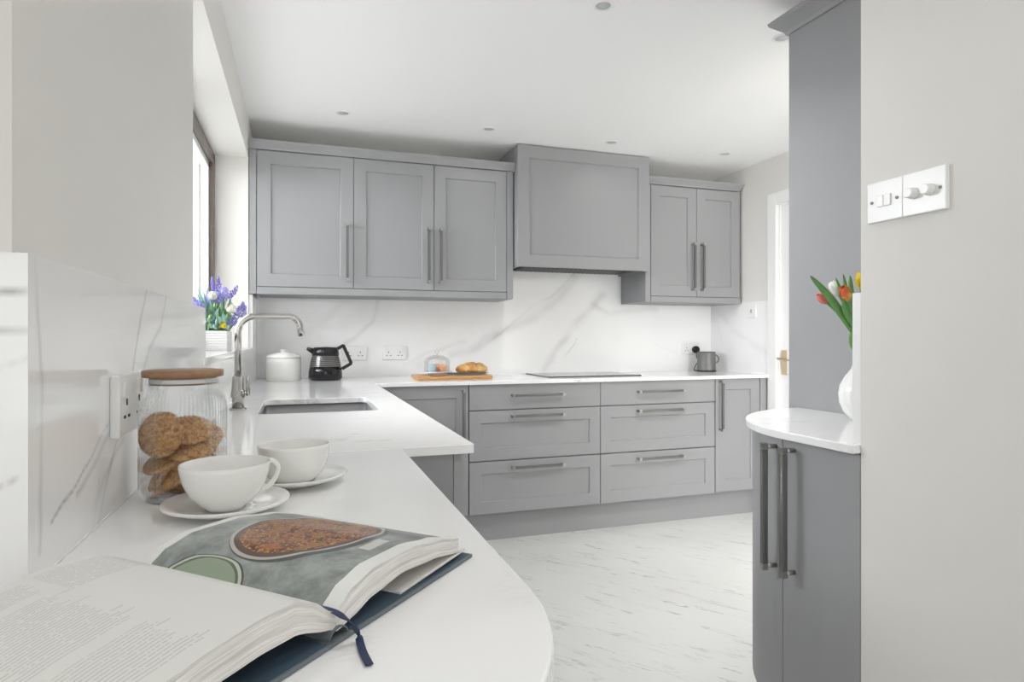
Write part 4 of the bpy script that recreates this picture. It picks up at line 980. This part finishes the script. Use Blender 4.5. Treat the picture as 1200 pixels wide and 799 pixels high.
# ================================================================== TULIPS
vs = empty('flower_vase', 'white ridged bulb vase on the curved worktop, half behind the upstand', 'vase', (1.5225, 1.385, CT))
prof = [(0, 0), (0.024, 0), (0.032, 0.005), (0.050, 0.026), (0.060, 0.052), (0.062, 0.078), (0.058, 0.102), (0.046, 0.126), (0.029, 0.150), (0.021, 0.18), (0.019, 0.225), (0.023, 0.245), (0.020, 0.244), (0.0165, 0.225), (0.018, 0.18), (0.026, 0.15), (0.043, 0.126), (0.054, 0.102), (0.058, 0.078), (0.056, 0.052), (0.045, 0.03), (0, 0.01)]
bm = bmesh.new(); lathe(bm, prof[:12], 96, fn=lambda r, z, a: 1+0.012*math.sin(a*26+z*30)); lathe(bm, prof[11:], 96); link('vase_body', bm, 'china', vs)
def wp(u, v, y):   # helper used only to read positions off the plan of the vase group
    a = (u-600)/737.3; r0 = math.sin(YAW)+a*math.cos(YAW); r1 = math.cos(YAW)-a*math.sin(YAW); d = y/r1
    return Vector((r0*d, y, 1.142+(396-v)/737.3*d))
def tulip(label, head, y, mat, open_=1.0, size=1.0, extra=()):
    h = Vector(head); t = empty('tulip', label, 'tulip', tuple(h), 0, 'cut tulips in the vase')
    base = Vector((1.5225, 1.385, CT+0.22)); d = (h-base); bm = bmesh.new()
    mid = base+d*0.5+Vector((0, 0, 0.01)); pts = [base-h, mid-h, Vector((0, 0, 0))]
    dr_ = (h-mid).normalized()
    tube(bm, bezier(pts, 6), 0.0032, 8); link('stem', bm, 'green', t)
    bm = bmesh.new(); q = dr_.to_track_quat('Z', 'Y').to_matrix()
    for k in range(6):
        a = k*PI/3; ro = 0.014*size; rows = []
        for i in range(8):
            f = i/7; rad = ro*math.sin(PI*(0.08+0.72*f))*(1.1 if k % 2 else 0.95)*open_; z = f*0.048*size; w_ = 0.017*size*math.sin(PI*(0.10+0.88*f))**0.8
            cen = Vector((math.cos(a)*rad, math.sin(a)*rad, z)); tg = Vector((-math.sin(a), math.cos(a), 0))
            inn = Vector((-math.cos(a), -math.sin(a), 0))
            rows.append([bm.verts.new(q @ (cen-tg*w_*0.8+inn*w_*0.35)), bm.verts.new(q @ cen), bm.verts.new(q @ (cen+tg*w_*0.8+inn*w_*0.35))])
        for A, D in zip(rows, rows[1:]):
            for j in range(2):
                f_ = bm.faces.new((A[j], A[j+1], D[j+1], D[j])); f_.smooth = True
    thick(link('petals', bm, mat, t), 0.0008)
    for (b, m_, e, w_) in extra:
        b = Vector(b); m_ = Vector(m_); e = Vector(e); bm = bmesh.new(); c = bezier([b-h, m_-h, e-h], 7); rows = []
        for i, p in enumerate(c):
            f = i/(len(c)-1); ww = w_*(math.sin(PI*min(1, 0.15+0.85*f))**0.7 if f < 0.995 else 0.02); dd = (c[min(i+1, len(c)-1)]-c[max(i-1, 0)]).normalized()
            sd = dd.cross(Vector((0.35, 1, 0.0))).normalized(); n2 = dd.cross(sd).normalized()
            rows.append([bm.verts.new(p-sd*ww), bm.verts.new(p+n2*ww*0.4), bm.verts.new(p+sd*ww)])
        for A, D in zip(rows, rows[1:]):
            for j in range(2):
                f_ = bm.faces.new((A[j], A[j+1], D[j+1], D[j])); f_.smooth = True
        thick(link('leaf', bm, 'green', t), 0.0009)
vb = wp(1006, 412, 1.385)
tulip('coral tulip drooping lowest at the left of the vase', wp(969, 355, 1.39), 0, 'coral', 0.8, 0.8, [(wp(1002, 392, 1.36), wp(975, 352, 1.36), wp(949, 323, 1.36), 0.011)])
tulip('white tulip between the coral and orange ones', wp(983, 346, 1.44), 0, 'petalwhite', 1.0, 0.95, [(wp(1001, 380, 1.42), wp(990, 352, 1.42), wp(979, 325, 1.42), 0.006)])
tulip('orange and red striped tulip in the middle of the bunch', wp(994, 352, 1.36), 0, 'tulipred', 1.0, 1.0, [(wp(1004, 385, 1.35), wp(992, 366, 1.345), wp(988, 350, 1.345), 0.010), (wp(1002, 378, 1.37), wp(993, 345, 1.38), wp(988, 321, 1.38), 0.006)])
tulip('yellow tulip standing tallest beside the partition', wp(1009, 338, 1.37), 0, 'yellow', 0.8, 1.0, [(wp(1004, 388, 1.37), wp(998, 350, 1.37), wp(996, 322, 1.37), 0.009), (wp(1003, 372, 1.37), wp(998, 398, 1.355), wp(1001, 412, 1.35), 0.008)])
